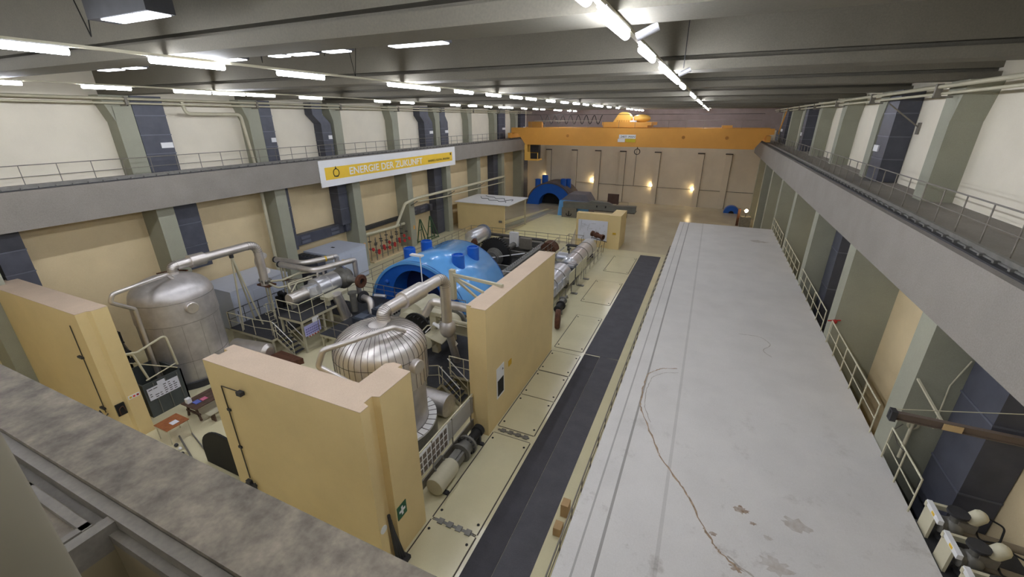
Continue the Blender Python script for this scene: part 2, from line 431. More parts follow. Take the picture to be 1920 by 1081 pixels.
# luminous lamp panels tucked behind the nearest beam
for i, (x0, x1, y0) in enumerate(((-15.26, -14.37, 6.93), (-14.1, -13.4, 6.93), (-10.9, -9.6, 6.93), (-8.7, -8.25, 6.93), (-8.15, -7.45, 6.93), (-7.2, -6.6, 6.93), (-5.6, -4.4, 6.93))):
    t = thing('ceiling_panel_lamp', ((x0 + x1) / 2, y0, 14.2), 'flat pale lamp panel behind the nearest roof beam, %s from the left' % ('first' if i == 0 else nth(i)), 'panel lamp', 'flat lamp panels behind the nearest beam')
    MB().box(x0, x1, y0, y0 + .3, 14.22, 14.3).build('frame', m_dark, t)
    MB().box(x0 + .04, x1 - .04, y0 + .03, y0 + .27, 14.2, 14.22).build('diffuser', m_panel, t)
t = thing('ceiling_lamp_box', (-9.2, 4.0, 14.7), 'dark box with two pale panels hanging above the nearest roof beam', 'ceiling unit')
MB().box(-10.0, -8.3, 4.67, 5.1, 14.57, 15.6).build('housing', m_dark, t)  # dark lamp housing, lit on its underside
MB().box(-9.7, -8.8, 4.72, 5.05, 14.55, 14.57).box(-8.75, -8.35, 4.72, 5.05, 14.55, 14.57).build('panel', m_panel, t)
# suspension wires (V shapes)
WIRES = ((-10.3, 11.2, 14.2, .55, 'middle light row before the second beam'), (-9.7, 9.5, 14.55, .4, 'gap left of the middle light row'), (-12.1, 9.5, 14.5, .3, 'gap far left between the first two beams'), (-11.2, 5.2, 14.48, .9, 'left edge near the dark hanging box'))
for x, y, z, w, lab in WIRES:
    t = thing('suspension_wire', (x, y, z), 'thin V-shaped wire under the roof, at the ' + lab, 'wire', 'suspension wires')
    MB().tube([(x - w, y, 17.2), (x, y, z), (x + w, y, 17.2)], .012, 5).build('wire', m_black, t)
for i, (x, y) in enumerate(((-1.1, 6.9), (-1.0, 13.0))):
    t = thing('pipe_clamp_hanger', (x, y, 14.0), 'small bright metal hanger bracket beside the right light row, %s the second beam' % ('nearer than', 'hanging at')[i], 'hanger')
    MB().tube([(x, y, 14.2), (x, y, 17.2)], .012, 5).build('rod', m_dark, t)
    MB().tube([(x - .1, y, 14.05), (x + .18, y, 14.17)], .06, 8).build('clamp', m_chrome, t)
# ------------------------------------------------------------------ floor markings, mats, hatches
def flat(name, mat, poly, z0, z1, parent=None): return MB().prism(poly, 'z', z0, z1).build(name, mat, parent)
tag(flat('rubber_mat', m_mat, [(-5.1, 1.0), (-4.2, 1.0), (-4.2, 21.75), (-5.1, 21.75)], .001, .012), 'dark anthracite floor runner, darker half nearer the turbine pit', 'mat')
tag(flat('rubber_mat', m_mat2, [(-4.19, 1.0), (-3.12, 1.0), (-3.12, 21.85), (-4.19, 21.85)], .001, .012), 'slightly paler anthracite floor runner beside the railing of the white roof', 'mat')
tag(flat('rubber_mat', m_mat2, [(-5.1, 21.82), (-3.12, 21.9), (-3.12, 43.4), (-5.1, 43.3)], .001, .012), 'wide anthracite floor runner reaching to the far floor', 'mat')
struct(flat('trim_1', m_yellowfloor, [(-22.0, 45.6), (-13.1, 45.0), (-15.6, 58.2), (-20.6, 58.6)], .001, .004))
struct(flat('trim_2', m_floorgrey, [(-24.2, 45.6), (-22.9, 45.6), (-20.6, 62.0), (-21.3, 62.0)], .0045, .006))
struct(flat('trim_3', m_yellowfloor, [(-26.0, 45.6), (-24.4, 45.6), (-21.6, 62.2), (-22.1, 62.2)], .001, .004))
HY = [(1.5, 8.65, 'nearest one below the ledge'), (8.75, 13.5, 'beside the grey pump'), (14.0, 16.6, 'beside the near half of the long pod wall'), (16.65, 19.0, 'beside the middle of the long pod wall'),
      (19.1, 21.4, 'at the far end of the long pod wall'), (21.9, 26.9, 'just past the long pod wall'), (29.4, 34.4, 'beside the silver tanks'), (37.0, 42.0, 'near the far end of the dark runner')]
for a, b, w in HY:
    t = thing('floor_hatch', (-6.2, (a + b) / 2, 0), 'large cream floor hatch plate, ' + w, 'hatch', 'row of floor hatches')
    x0, x1 = -7.0 if a < 22 else -7.45, -5.28
    q = MB().box(x0, x1, a, b, .001, .016); q.build('plate', m_floor, t)
    q = MB()
    for c in ((x0 - .05, x0 - .01, a, b), (x1 + .01, x1 + .05, a, b), (x0, x1, a - .04, a - .01), (x0, x1, b + .01, b + .04)): q.box(c[0], c[1], c[2], c[3], .001, .008)
    q.build('joint', m_seam, t)
    q = MB()
    for yy in (a + .35, b - .35):
        for xx in (x0 + .12, x1 - .12): q.lathe([(.05, 0), (.05, .012)], (xx, yy, .016), seg=8)
    q.build('lifting_points', m_black, t)
for a, b in ((8.7, 1), (13.75, 1)):
    t = thing('floor_rail_clamps', (-6.2, a, 0), 'row of small metal plates bolted across the floor, %s' % ('in front of the pump' if a < 10 else 'beyond the pump'), 'floor bracket')
    q = MB().box(-6.9, -5.4, a - .05, a + .05, .017, .03); q.build('strip', m_iron, t)
    for i in range(4): MB().box(-6.75 + i * .36, -6.55 + i * .36, a - .12, a + .1, .03, .06).build('plate', m_iron, t)
# ------------------------------------------------------------------ annex block with the white roof
t = thing('annex_block', (2, 21, 0), 'huge flat white roofed block filling the right half of the hall', 'annex')
MB().box(-1.81, 5.97, -2, 43.5, 0, 3.62).build('body', m_top, t)
MB().box(-1.81, 5.97, -2, 43.5, 3.62, 3.74).build('roof', m_top, t)
BLOBS = ((2.05, 9.62, .17, 1), (2.3, 9.3, .08, 1), (2.6, 9.0, .1, 0), (1.9, 7.9, .14, 1), (3.3, 9.7, .3, 0), (1.4, 8.6, .09, 1), (2.7, 8.3, .3, 0), (3.9, 8.4, .2, 0), (4.6, 38.5, .6, 0))
def ribbon(pts, w, z, name, mat, parent):
    b = MB(); L = []; R = []
    for i, p in enumerate(pts):
        a = Vector(pts[max(i - 1, 0)] + (0,)); c = Vector(pts[min(i + 1, len(pts) - 1)] + (0,)); d = (c - a).normalized(); n = Vector((-d.y, d.x, 0))
        ww = w * (.5 + random.random()); jit = n * random.uniform(-.5, .5) * w
        L.append(b.b.verts.new(Vector(p + (z,)) + n * ww / 2 + jit)); R.append(b.b.verts.new(Vector(p + (z,)) - n * ww / 2 + jit))
    for i in range(len(pts) - 1): b.face([L[i], R[i], R[i + 1], L[i + 1]])
    return b.build(name, mat, parent)
def dense(pts, n=6):
    P = bend([p + (0,) for p in pts], .5, 5); out = []
    for a, b in zip(P, P[1:]):
        for k in range(n): q = a.lerp(b, k / n); out.append((q.x, q.y))
    return out
m_stain = M('rusty_stain', (158, 136, 112), .85, var=.3, scale=8)
m_stain2 = M('grey_crack', (172, 165, 154), .85, var=.2, scale=8)
ribbon(dense([(.04, 15.9), (-.54, 15.68), (-.98, 15.07), (-1.01, 13.9), (-.95, 12.9), (-.55, 11.88), (-.09, 10.79), (.49, 9.96), (.79, 9.51), (1.21, 8.66), (1.5, 8.19), (2.08, 7.76)]), .045, 3.743, 'water_stain', m_stain, t)
ribbon(dense([(.1, 15.6), (-.4, 15.4), (-.8, 14.9), (-.88, 13.9), (-.8, 12.9), (-.45, 12.0)]), .025, 3.743, 'water_stain', m_stain2, t)
ribbon(dense([(1.7, 8.1), (2.6, 7.6), (3.2, 7.9), (4.0, 7.5), (4.6, 8.2)]), .05, 3.743, 'water_stain', m_stain2, t)
ribbon(dense([(2.4, 20.2), (3.3, 20.3), (3.7, 19.6), (3.2, 18.9), (3.6, 18.4)]), .03, 3.743, 'water_stain', m_stain2, t)
def blob(cx, cy, r, name, mat):
    P = []
    for k in range(22):
        a = 2 * PI * k / 22; rr = r * random.uniform(.45, 1.1); P.append((cx + rr * math.cos(a) * 1.2, cy + rr * math.sin(a) * .8))
    MB().prism(P, 'z', 3.741, 3.7425).build(name, mat, t)
m_stain3 = M('brown_stain', (142, 118, 96), .9, col2=(190, 180, 168), scale=9, detail=8)
m_stain4 = M('faint_stain', (180, 170, 158), .9, col2=(200, 195, 188), scale=7, detail=8)
for cx, cy, r, mm in BLOBS: blob(cx, cy, r, 'water_stain', m_stain3 if mm else m_stain4)
railing('gallery_railing', [(-2.45, 4.0, 0), (-2.45, 43.9, 0), (5.4, 44.1, 0)], 'long grey railing between the dark runner and the white roof', m_railg, h=1.1, step=1.25, r=.024, mids=(.4, .75))
struct(bx('trim_4', m_yellowfloor, (-2.62, -2.5, 1, 44, .0, .06)))
def roof_rail(y0, y1, lab):
    railing('roof_edge_railing', [(5.9, y0, 3.74), (5.9, y1, 3.74)], lab, m_rail, h=1.05, step=1.2, r=.022, mids=(.52,), group='railings between the right columns')
for k, lab in ((1, 'nearest railing bay at the right edge of the white roof, by the valves'), (2, 'second railing bay along the right edge of the white roof'), (3, 'third railing bay along the right edge of the white roof, by the red valve'),
               (4, 'fourth railing bay along the right edge of the white roof'), (5, 'farthest railing bay along the right edge of the white roof')):
    y0 = 11.3 if k == 1 else K[k] + 1.0
    roof_rail(y0, (K[k + 1] - .15) if k < 6 else 43, lab) if k > 1 else roof_rail(11.3, 13.35, lab)
for i, (y, h) in enumerate(((10.6, .55), (9.8, .35))):
    tag(bx('cardboard_box', M('cardboard', (176, 146, 104), .85, var=.1), (-2.95, -2.68, y, y + .35, 0.002, h), bevel=.01), 'brown cardboard box on the floor at the gallery railing, %s' % ('the taller one' if i == 0 else 'the lower one nearer the camera'), 'box')
# ------------------------------------------------------------------ pod walls
HT = 6.1
def pod(name, poly, label):
    t = thing(name, (sum(p[0] for p in poly) / len(poly), sum(p[1] for p in poly) / len(poly), 0), label, 'wall')
    MB().prism(poly, 'z', 0, HT - .02).build('wall_body', m_podf, t)
    MB().prism(poly, 'z', HT - .02, HT).build('dusty_top', m_podt, t)
    return t
pw1 = pod('shielding_wall', [(-13.45, 6.42), (-13.45, 6.8), (-13.25, 6.8), (-13.25, 7.1), (-13.45, 7.1), (-13.45, 7.43), (-8.1, 7.43), (-8.1, 8.55), (-7.9, 8.7), (-7.6, 8.7), (-7.6, 8.52), (-7.13, 8.5), (-7.13, 7.15), (-7.33, 7.08), (-7.33, 6.78), (-7.13, 6.72), (-7.13, 6.42)],
    'L-shaped freestanding cream concrete wall in the foreground, nearest the camera')
pw2 = pod('shielding_wall', [(-8.04, 13.35), (-7.8, 13.35), (-7.76, 13.2), (-7.1, 13.2), (-7.1, 21.55), (-8.04, 21.55)], 'long freestanding cream concrete wall running beside the dark floor runner')
pw0 = pod('shielding_wall', [(-29.0, 6.45), (-21.2, 6.45), (-21.2, 6.8), (-21.08, 6.9), (-21.08, 7.42), (-29.0, 7.42)], 'cream concrete wall at the left edge, in front of the left steam vessel')
# lightning-like cable and brackets on the front wall
t = thing('conduit_with_lamp', (-12.6, 6.4, .8), 'thin dark conduit with a small floodlight on the front face of the foreground wall', 'conduit')
MB().tube([(-11.75, 6.39, 5.35), (-12.8, 6.39, 5.32), (-12.75, 6.39, 1.6)], .018, 6).build('conduit', m_seam, t)
MB().box(-11.92, -11.72, 6.26, 6.4, 5.3, 5.43).build('floodlight', m_dark, t)
for z in (4.4, 2.9): MB().box(-12.83, -12.68, 6.36, 6.41, z, z + .08).build('clip', m_dark, t)
q = MB().box(-12.95, -12.5, 6.3, 6.41, 1.3, 1.38).box(-12.9, -12.7, 6.3, 6.41, .9, 1.5).tube([(-12.5, 6.35, 1.5), (-12.35, 6.3, 1.1), (-12.6, 6.3, .9)], .03, 6)
q.build('junction_box', m_dark, t)
t = thing('conduit_with_sockets', (-22.1, 6.4, 1.4), 'thin dark conduit with sockets on the front face of the left wall', 'conduit')
MB().tube([(-21.95, 6.43, 5.5), (-22.1, 6.43, 1.3)], .018, 6).build('conduit', m_seam, t)
for z in (4.0, 1.5): MB().box(-22.3, -21.95, 6.36, 6.45, z, z + .08).build('socket', m_dark, t)
MB().tube([(-22.5, 6.38, 1.3), (-22.1, 6.36, 1.1), (-21.8, 6.38, 1.35)], .03, 6).build('cable_loop', m_dark, t)
# prints, signs on the pod walls
def board(name, label, cat, corner, ux, uy, w, h, mat, th=.02, **kw):
    """flat sign: corner = lower left, ux/uy unit directions"""
    ux, uy = Vector(ux), Vector(uy); n = ux.cross(uy); c = Vector(corner)
    t = thing(name, c + ux * w / 2, label, cat)
    P = [c, c + ux * w, c + ux * w - n * th, c - n * th]
    MB().hexa(P + [p + uy * h for p in P]).build('panel', mat, t)
    return t
def decal(parent, name, c, ux, uy, x0, x1, y0, y1, mat, th=.008):
    ux, uy = Vector(ux), Vector(uy); n = ux.cross(uy); c = Vector(c) + n * .0
    P = [c + ux * a + uy * y0 + n * d for a, d in ((x0, 0), (x1, 0))]
    p = [c + ux * x0 + uy * y0, c + ux * x1 + uy * y0, c + ux * x1 + uy * y0 + n * th, c + ux * x0 + uy * y0 + n * th]
    return MB().hexa(p + [v + uy * (y1 - y0) for v in p]).build(name, mat, parent)
YX, ZZ = (0, 1, 0), (0, 0, 1)     # signs facing +x read along +y
t = board('notice_board', 'white notice with a black lower half on the long wall', 'sign', (-7.08, 14.05, 1.35), YX, ZZ, .75, 1.55, m_white)
decal(t, 'black_field', (-7.08, 14.05, 1.35), YX, ZZ, .08, .67, .1, .9, m_black)
text('print', 'A', .14, (-7.07, 14.6, 2.6), YX, ZZ, m_ink, t)
t = board('warning_sign', 'small yellow warning sign on the long wall beside the notice', 'sign', (-7.08, 15.3, 2.35), YX, ZZ, .32, .28, M('warn', (214, 170, 40), .6))
t = board('first_aid_sign', 'dark green sign with a white cross on the end of the foreground wall', 'sign', (-7.11, 7.2, 1.45), YX, ZZ, .42, .5, m_gsign)
decal(t, 'cross', (-7.11, 7.2, 1.45), YX, ZZ, .17, .25, .1, .42, m_white); decal(t, 'cross', (-7.11, 7.2, 1.45), YX, ZZ, .07, .35, .22, .3, m_white, .01)
t = thing('black_hose_bundle', (-7.0, 6.95, 0), 'bundle of dark folded rods leaning at the corner of the foreground wall', 'tool bundle')
for i in range(4):
    MB().tube([(-7.02 + .03 * i, 6.85 + i * .08, .05), (-7.18, 6.9 + i * .03, 2.0 - i * .25)], .05, 8).build('rod', m_dark, t)
MB().box(-7.05, -6.8, 6.7, 7.2, .0, .15).build('foot', m_dark, t)
t = thing('round_badge', (-7.12, 6.55, 1.7), 'small round dark blue and white badge on the foreground wall end', 'sign')
MB().lathe([(.13, 0), (.13, .02)], (-7.13, 6.58, 1.8), (1, 0, 0), 20).mat(m_white).lathe([(.08, .02), (.08, .025)], (-7.13, 6.58, 1.8), (1, 0, 0), 20).build('badge', M('badge_blue', (30, 40, 80), .5), t)
for o in children(t): 
    if len(o.data.materials) == 1: o.data.materials.append(m_white)
# framed panel fence between the two pod walls
t = thing('photo_fence', (-7.95, 11.3, .4), 'handrail with a grey board and a grid of small photographs between the two foreground walls', 'railing')
MB().tube([(-7.92, 8.7, 1.9), (-7.92, 13.3, 1.9)], .035, 10).build('top_rail', m_rail, t)
MB().box(-7.95, -7.9, 11.3, 13.3, .95, 1.78).build('board', M('board_grey', (176, 174, 168), .6), t)
MB().box(-7.95, -7.9, 8.7, 13.3, .2, .6).build('kickboard', m_steelp, t)
MB().box(-7.95, -7.9, 8.7, 11.28, .85, 1.8).build('photo_board', m_white, t)
ph = M('photo_dark', (70, 66, 62), .5, var=.5, scale=9, col2=(150, 134, 120))
q = MB()
for i in range(9):
    for j in range(3): q.box(-7.9, -7.89, 8.78 + i * .275, 8.98 + i * .275, .89 + j * .3, 1.12 + j * .3)
q.build('photographs', ph, t)
for y in (8.8, 10.2, 11.6, 13.1): MB().tube([(-7.92, y, 0), (-7.92, y, 1.9)], .03, 8).build('post', m_railg, t)
# long horizontal pump lying beside the fence
t = thing('lying_pump', (-7.4, 11, 0), 'long grey pump with black motor lying on the floor beside the photo fence', 'pump')
A = (0, 1, 0)
MB().lathe([(.1, -.02), (.34, 0), (.36, .05), (.36, 1.15), (.3, 1.2), (.3, 1.25)], (-7.4, 9.45, .5), A, 32).build('housing', m_legs, t)
MB().lathe([(.2, 0), (.2, .8)], (-7.4, 10.65, .5), A, 20).build('shaft', m_iron, t)
MB().box(-7.62, -7.52, 10.6, 11.5, .35, .68).box(-7.28, -7.18, 10.6, 11.5, .35, .68).box(-7.5, -7.3, 10.6, 11.4, .66, .72).build('yoke', m_iron, t)
MB().lathe([(.28, 0), (.42, .02), (.42, .12), (.3, .13), (.3, .5), (.44, .52), (.44, .62), (.2, .64)], (-7.4, 11.3, .5), A, 28).build('flange', m_iron, t)
q = MB()
for k in range(14):
    a = 2 * PI * k / 14
    q.lathe([(.035, -.05), (.035, .2)], (-7.4 + .38 * math.cos(a), 11.8, .5 + .38 * math.sin(a)), A, 6)
q.build('bolts', m_dark, t)
MB().lathe([(.16, 0), (.2, .02), (.2, .75), (.26, .78), (.26, 1.0), (.1, 1.02)], (-7.4, 11.92, .5), A, 24).build('motor', m_black, t)
for y in (9.8, 12.6): MB().box(-7.75, -7.05, y - .08, y + .08, 0, .08).box(-7.62, -7.5, y - .06, y + .06, 0, .45).box(-7.3, -7.18, y - .06, y + .06, 0, .45).box(-7.6, -7.2, y - .05, y + .05, .08, .3).build('saddle', m_dark, t)
MB().tube(bend([(-7.6, 9.9, .8), (-7.72, 9.9, 1.0), (-7.72, 10.5, 1.0), (-7.6, 10.5, .75)], .08), .035, 8).build('bypass_pipe', m_iron, t)
# ------------------------------------------------------------------ steam vessels
def dome_prof(r, zt, hd, n=12):
    out = []
    for k in range(n + 1):
        a = PI / 2 * k / n
        out.append((r * max(math.cos(a), 0) ** .8, zt - hd + hd * math.sin(a)))
    return out
def seam_ring(q, cx, cy, r, z): q.tube([(cx + r * math.cos(2 * PI * k / 48), cy + r * math.sin(2 * PI * k / 48), z) for k in range(49)], .012, 4, caps=False)
def vessel(cx, cy, second):
    lab = 'large domed aluminium steam vessel with radial seams behind the foreground wall' if second else 'large domed aluminium steam vessel at the left'
    t = thing('steam_vessel', (cx, cy, 0), lab, 'steam vessel')
    r = 1.77
    if second:
        MB().lathe([(1.95, 0), (1.95, 1.22)], (cx, cy, 0), seg=56).build('pedestal', m_iron, t)
        q = MB().mat(m_white).lathe([(1.62, 1.22), (1.95, 1.22), (1.95, 1.32), (1.62, 1.32)], (cx, cy, 0), seg=56, caps=False).mat(m_seam)
        for k in range(36):
            a = 2 * PI * k / 36; q.bar((cx + 1.62 * math.cos(a), cy + 1.62 * math.sin(a), 1.322), (cx + 1.96 * math.cos(a), cy + 1.96 * math.sin(a), 1.322), .03, .012)
        q.build('base_ring', None, t)
        MB().lathe([(1.6, 1.3), (1.6, 3.4)], (cx, cy, 0), seg=56).build('lower_shell', m_alu2, t)
        MB().lathe([(1.6, 3.38), (r, 3.38)] + dome_prof(r, 5.69, 1.0), (cx, cy, 0), seg=64).build('upper_shell', m_alu, t)
        q = MB()
        for k in range(44):
            a = 2 * PI * k / 44 + .03
            P = [Vector((cx + (rr + .004) * math.cos(a), cy + (rr + .004) * math.sin(a), z + .004)) for rr, z in [(r, 3.4)] + dome_prof(r, 5.69, 1.0)[:-1]]
            q.tube(P, .008, 4)
        seam_ring(q, cx, cy, r, 4.66)
        q.build('cladding_seams', m_seam, t)
    else:
        MB().lathe([(1.9, 0), (1.9, .35)], (cx, cy, 0), seg=48).build('base_ring', m_dark, t)
        MB().lathe([(r, .3), (r, 3.55), (r + .03, 3.57), (r + .03, 3.6)] + dome_prof(r, 5.69, 1.0), (cx, cy, 0), seg=64).build('shell', m_alu2, t)
        q = MB()
        seam_ring(q, cx, cy, r + .005, 3.55); seam_ring(q, cx, cy, r + .005, 4.68); seam_ring(q, cx, cy, r + .005, 1.5)
        for k in range(14):
            a = 2 * PI * k / 14
            q.tube([(cx + (r + .001) * math.cos(a), cy + (r + .001) * math.sin(a), z) for z in (.4, 3.5)], .006, 4)
        q.build('cladding_seams', m_iron, t)
        q = MB()
        for k in range(22):
            a = PI * .55 + .06 * k; rr = 1.1
            q.bar((cx + rr * math.cos(a), cy + rr * math.sin(a), 5.58), (cx + rr * math.cos(a + .045), cy + rr * math.sin(a + .045), 5.58), .1, .06)
        q.build('dome_flange', m_rust, t)
    # manhole cover facing the camera side
    d = Vector((.55, -.83, 0)).normalized() if second else Vector((.62, -.78, 0)).normalized()
    d = Vector((.992, -.12, 0)).normalized()
    z = 4.42 if second else 4.35
    MB().lathe([(.28, 0), (.28, .3), (.25, .34), (.0, .345)], Vector((cx, cy, z)) + d * (r - .1), d, 28).build('manhole_cover', m_alu, t)
    # big riser pipe over to the turbine
    zt = 6.05; R = .26 if second else .24
    y1 = 15.9 if second else 16.15
    path = bend([(cx, cy + .35, 5.55), (cx, cy + .35, zt), (cx, y1, zt), (cx, y1, 3.4)], .62, 9)
    p = MB().tube(path, R, 20).build('riser_pipe', m_alu, t)
    ya, yb = (cy + 1.55, cy + 2.9) if second else (cy + 1.2, cy + 1.95)
    MB().lathe([(R, 0), (R + .1, .01), (R + .1, yb - ya - .01), (R, yb - ya)], (cx, ya, zt), (0, 1, 0), 28).build('pipe_sleeve', m_alu, t)
    q = MB()
    for i in range(6, len(path) - 1):
        pass
    for pt0, pt1 in zip(path[1:10], path[2:11]):
        dd = (pt1 - pt0).normalized(); q.lathe([(R + .004, -.006), (R + .012, 0), (R + .004, .006)], pt0, dd, 20, caps=False)
    for pt0, pt1 in zip(path[11:20], path[12:21]):
        dd = (pt1 - pt0).normalized(); q.lathe([(R + .004, -.006), (R + .012, 0), (R + .004, .006)], pt0, dd, 20, caps=False)
    q.build('elbow_seams', m_seam, t)
    # thin vent pipe over the dome and down the shell
    if second:
        P = [(cx + 1.2, cy + .1, 5.6), (cx + 1.0, cy - .3, 5.9), (cx - .05, 8.6, 5.9), (cx - .25, 8.45, 5.3), (cx + .55, 9.0, 4.5), (cx + .5, cy - 1.95, 3.9), (cx + .5, cy - 1.95, 0.1)]
    else:
        P = [(cx + .6, cy - .05, 5.62), (cx + .75, cy - .3, 5.95), (cx + 1.35, 8.35, 5.95), (cx + 1.3, 8.2, 5.6), (cx + .9, 9.1, 4.85), (cx + .85, 9.1, .1)]
    MB().tube(bend(P, .18, 5), .1 if second else .09, 12).build('vent_pipe', m_alu, t)
    return t
V1 = vessel(-24.2, 11.14, False)
V2 = vessel(-10.71, 11.17, True)
# slim support trestle under the left riser pipe
t = thing('pipe_trestle', (-24.6, 14.8, 0), 'slim three-legged pale trestle holding up the left riser pipe', 'pipe support')
for p in ((-25.2, 15.6, 1.0), (-24.2, 15.4, 1.0), (-24.6, 14.4, 1.0)):
    MB().tube([p, (-24.3, 14.6, 5.72)], .05, 8).build('leg', m_legs, t)
MB().tube([(-24.3, 14.6, 5.6), (-24.3, 14.6, 5.82)], .12, 10).build('head', m_dark, t)
# ------------------------------------------------------------------ turbine casing (low pressure)
def arc(cx, cz, R, a0, a1, n): return [(cx + R * math.cos(a0 + (a1 - a0) * k / n), cz + R * math.sin(a0 + (a1 - a0) * k / n)) for k in range(n + 1)]
def casing(cx, y0, y1, R, cz, ri, zi, label, mf, ms, mi, stubs, lip=.5):
    t = thing('turbine_casing', (cx, (y0 + y1) / 2, 0), label, 'turbine casing')
    a0 = math.asin(-cz / R); outer = arc(cx, cz, R, a0, PI - a0, 48)
    ai = math.asin(max(-1, -zi / ri)) if abs(zi) < ri else -PI / 2
    inner = arc(cx, zi, ri, PI - ai, ai, 36)
    if abs(inner[0][1]) > .01: pass
    front = outer + [(inner[0][0], 0)] + inner + [(inner[-1][0], 0)]
    MB().prism(front, 'y', y0, y0 + .12).build('front_plate', mf, t)
    sh = arc(cx, cz, R, a0, PI - a0, 48) + arc(cx, cz, R - .18, PI - a0, a0, 48)
    o = MB().prism(sh, 'y', y0 - lip * .2, y1).build('shell', ms, t)
    for f in o.data.polygons:
        if abs(f.normal.y) < .5: f.use_smooth = True
    tun = arc(cx, zi, ri + .06, ai, PI - ai, 36) + arc(cx, zi, ri, PI - ai, ai, 36)
    MB().prism(tun, 'y', y0 + .1, y0 + 1.6).build('opening_rim', mf, t)
    MB().prism(outer, 'y', y1 - .12, y1 - .01).build('rear_plate', mf, t)
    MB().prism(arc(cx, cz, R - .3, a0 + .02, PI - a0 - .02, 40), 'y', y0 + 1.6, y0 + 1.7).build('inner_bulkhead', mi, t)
    for (x, y, r, zt) in stubs:
        zs = math.sqrt(R * R - (x - cx) ** 2) + cz - .5
        MB().lathe([(r, zs), (r, zt - .04), (r - .04, zt), (r - .1, zt), (r - .1, zt - .1)], (x, y, 0), seg=28).build('stub_pipe', mf, t)
    return t
tc = casing(-17.4, 22.3, 28.5, 4.15, -.2, 2.1, 1.2, 'large glossy light blue half-round turbine casing in the middle of the hall', m_blued, m_blue, m_bluei,
            [(-15.3, 24.6, .45, 4.1), (-15.3, 26.75, .45, 4.1), (-19.75, 24.9, .45, 3.98), (-19.75, 27.1, .45, 3.98)])
MB().sphere((-19.9, 22.25, 2.15), .16).build('knob', m_blued, tc)
t = casing(-22.7, 65.0, 69.5, 4.1, -.5, 1.85, .1, 'far blue turbine casing with dusty brown back, standing by the far wall', m_blued, M('dusty_brown', (98, 88, 84), .8), m_black,
           [(-20.9, 66.3, .45, 4.1), (-20.4, 67.4, .45, 4.0), (-25.2, 66.2, .45, 3.9), (-24.4, 67.4, .5, 4.4)])
t = thing('bearing_housing', (-16.6, 59.5, 0), 'angular blue machine housing with a dusty grey top beside the lifting beam', 'machine housing')
MB().prism([(-19.1, 0), (-18.9, 2.1), (-18.7, 2.2), (-14.7, 2.2), (-14.5, 0)], 'y', 58.4, 58.6).build('front_plate', m_blue, t)
MB().prism([(-19.0, 0), (-18.8, 2.1), (-17.6, 3.1), (-15.2, 3.1), (-14.5, 2.1), (-14.5, 0)], 'y', 58.6, 61.6).build('dusty_body', M('dusty_grey', (124, 120, 124), .8), t)
t = thing('hook_block', (-17.1, 57.9, 0), 'grey square support block with a black anchor-shaped hook on its face', 'support block')
MB().box(-18.2, -16.1, 57.5, 58.1, 0, 1.35).build('block', m_steelp, t)
MB().tube(bend([(-17.5, 57.42, .62), (-17.5, 57.42, .35), (-17.15, 57.42, .25), (-16.8, 57.42, .35), (-16.8, 57.42, .62)], .15), .05, 8).tube([(-17.15, 57.42, .25), (-17.15, 57.42, .95)], .06, 8).build('hook', m_black, t)
t = thing('lifting_beam', (-13, 57.8, 1.3), 'long grey steel lifting beam lying on supports behind the screen wall', 'lifting beam')
MB().prism([(-18.0, 1.36), (-18.0, 2.2), (-14.6, 2.3), (-14.0, 2.55), (-11.7, 2.45), (-11.0, 2.12), (-8.06, 2.2), (-8.06, 1.4), (-8.5, 1.36)], 'y', 57.4, 58.1).build('girder', M('traverse_grey', (112, 112, 106), .6, var=.1), t)
MB().box(-18.05, -8.0, 57.35, 58.15, 2.1, 2.16).build('edge_flange', m_steelp, t)
for x in (-13.2, -12.0): MB().box(x - .08, x + .08, 57.34, 57.42, 1.75, 2.0).build('slot', m_black, t)
MB().tube([(-9.2, 57.7, 1.4), (-9.2, 57.7, .6)], .1, 8).build('hanging_hook', m_black, t)
MB().box(-10.9, -10.5, 57.5, 58.0, 0, 1.38).build('support_post', m_steelp, t)
# ------------------------------------------------------------------ screen wall and shed
t = thing('screen_wall', (-10, 45, 0), 'small L-shaped cream wall with a large white drawing pinned on it', 'wall')
MB().prism([(-12.35, 44.4), (-8.75, 44.4), (-8.75, 44.25), (-7.55, 44.25), (-7.55, 47.6), (-8.7, 47.6), (-8.7, 45.2), (-12.35, 45.2)], 'z', 0, 3.6).build('wall_body', m_podf, t)
t = board('wall_drawing', 'large white technical drawing on the screen wall behind the rusty pipe', 'poster', (-12.1, 44.38, .75), (1, 0, 0), ZZ, 3.2, 2.15, m_paper)
q = MB(); c = (-12.1, 44.37, .75)
for i in range(26):
    x = random.uniform(.2, 2.9); z = random.uniform(.3, 1.9)
    if random.random() < .5: q.box(-12.1 + x, -12.1 + x + random.uniform(.1, .5), 44.362, 44.38, .75 + z, .75 + z + .015)
    else: q.box(-12.1 + x, -12.1 + x + .015, 44.362, 44.38, .75 + z, .75 + min(2.1, z + random.uniform(.1, .4)))
o = q.build('line_drawing', m_steelp, t); o['kind'] = 'stuff'
t = board('warning_label', 'tiny yellow label on the right end of the screen wall', 'sign', (-8.3, 44.23, 1.6), (1, 0, 0), ZZ, .35, .2, M('warn', (214, 170, 40), .6))
t = thing('rusty_pipe_on_trestle', (-9.6, 42.9, 0), 'short rusty pipe piece lying on a thin trestle in front of the screen wall', 'pipe piece')
MB().lathe([(.22, 0), (.3, .02), (.3, .2), (.2, .22), (.2, .5), (.3, .52), (.3, .75), (.22, .78), (.22, 1.3), (.3, 1.32), (.3, 1.5), (.24, 1.5), (.24, 1.2)], (-10.3, 43.35, 1.75), (1.3, -.55, -.18), 20).build('pipe', m_rust, t)
MB().bar((-10.3, 43.2, 1.35), (-8.5, 42.5, 1.2), .06).build('beam', m_dark, t)
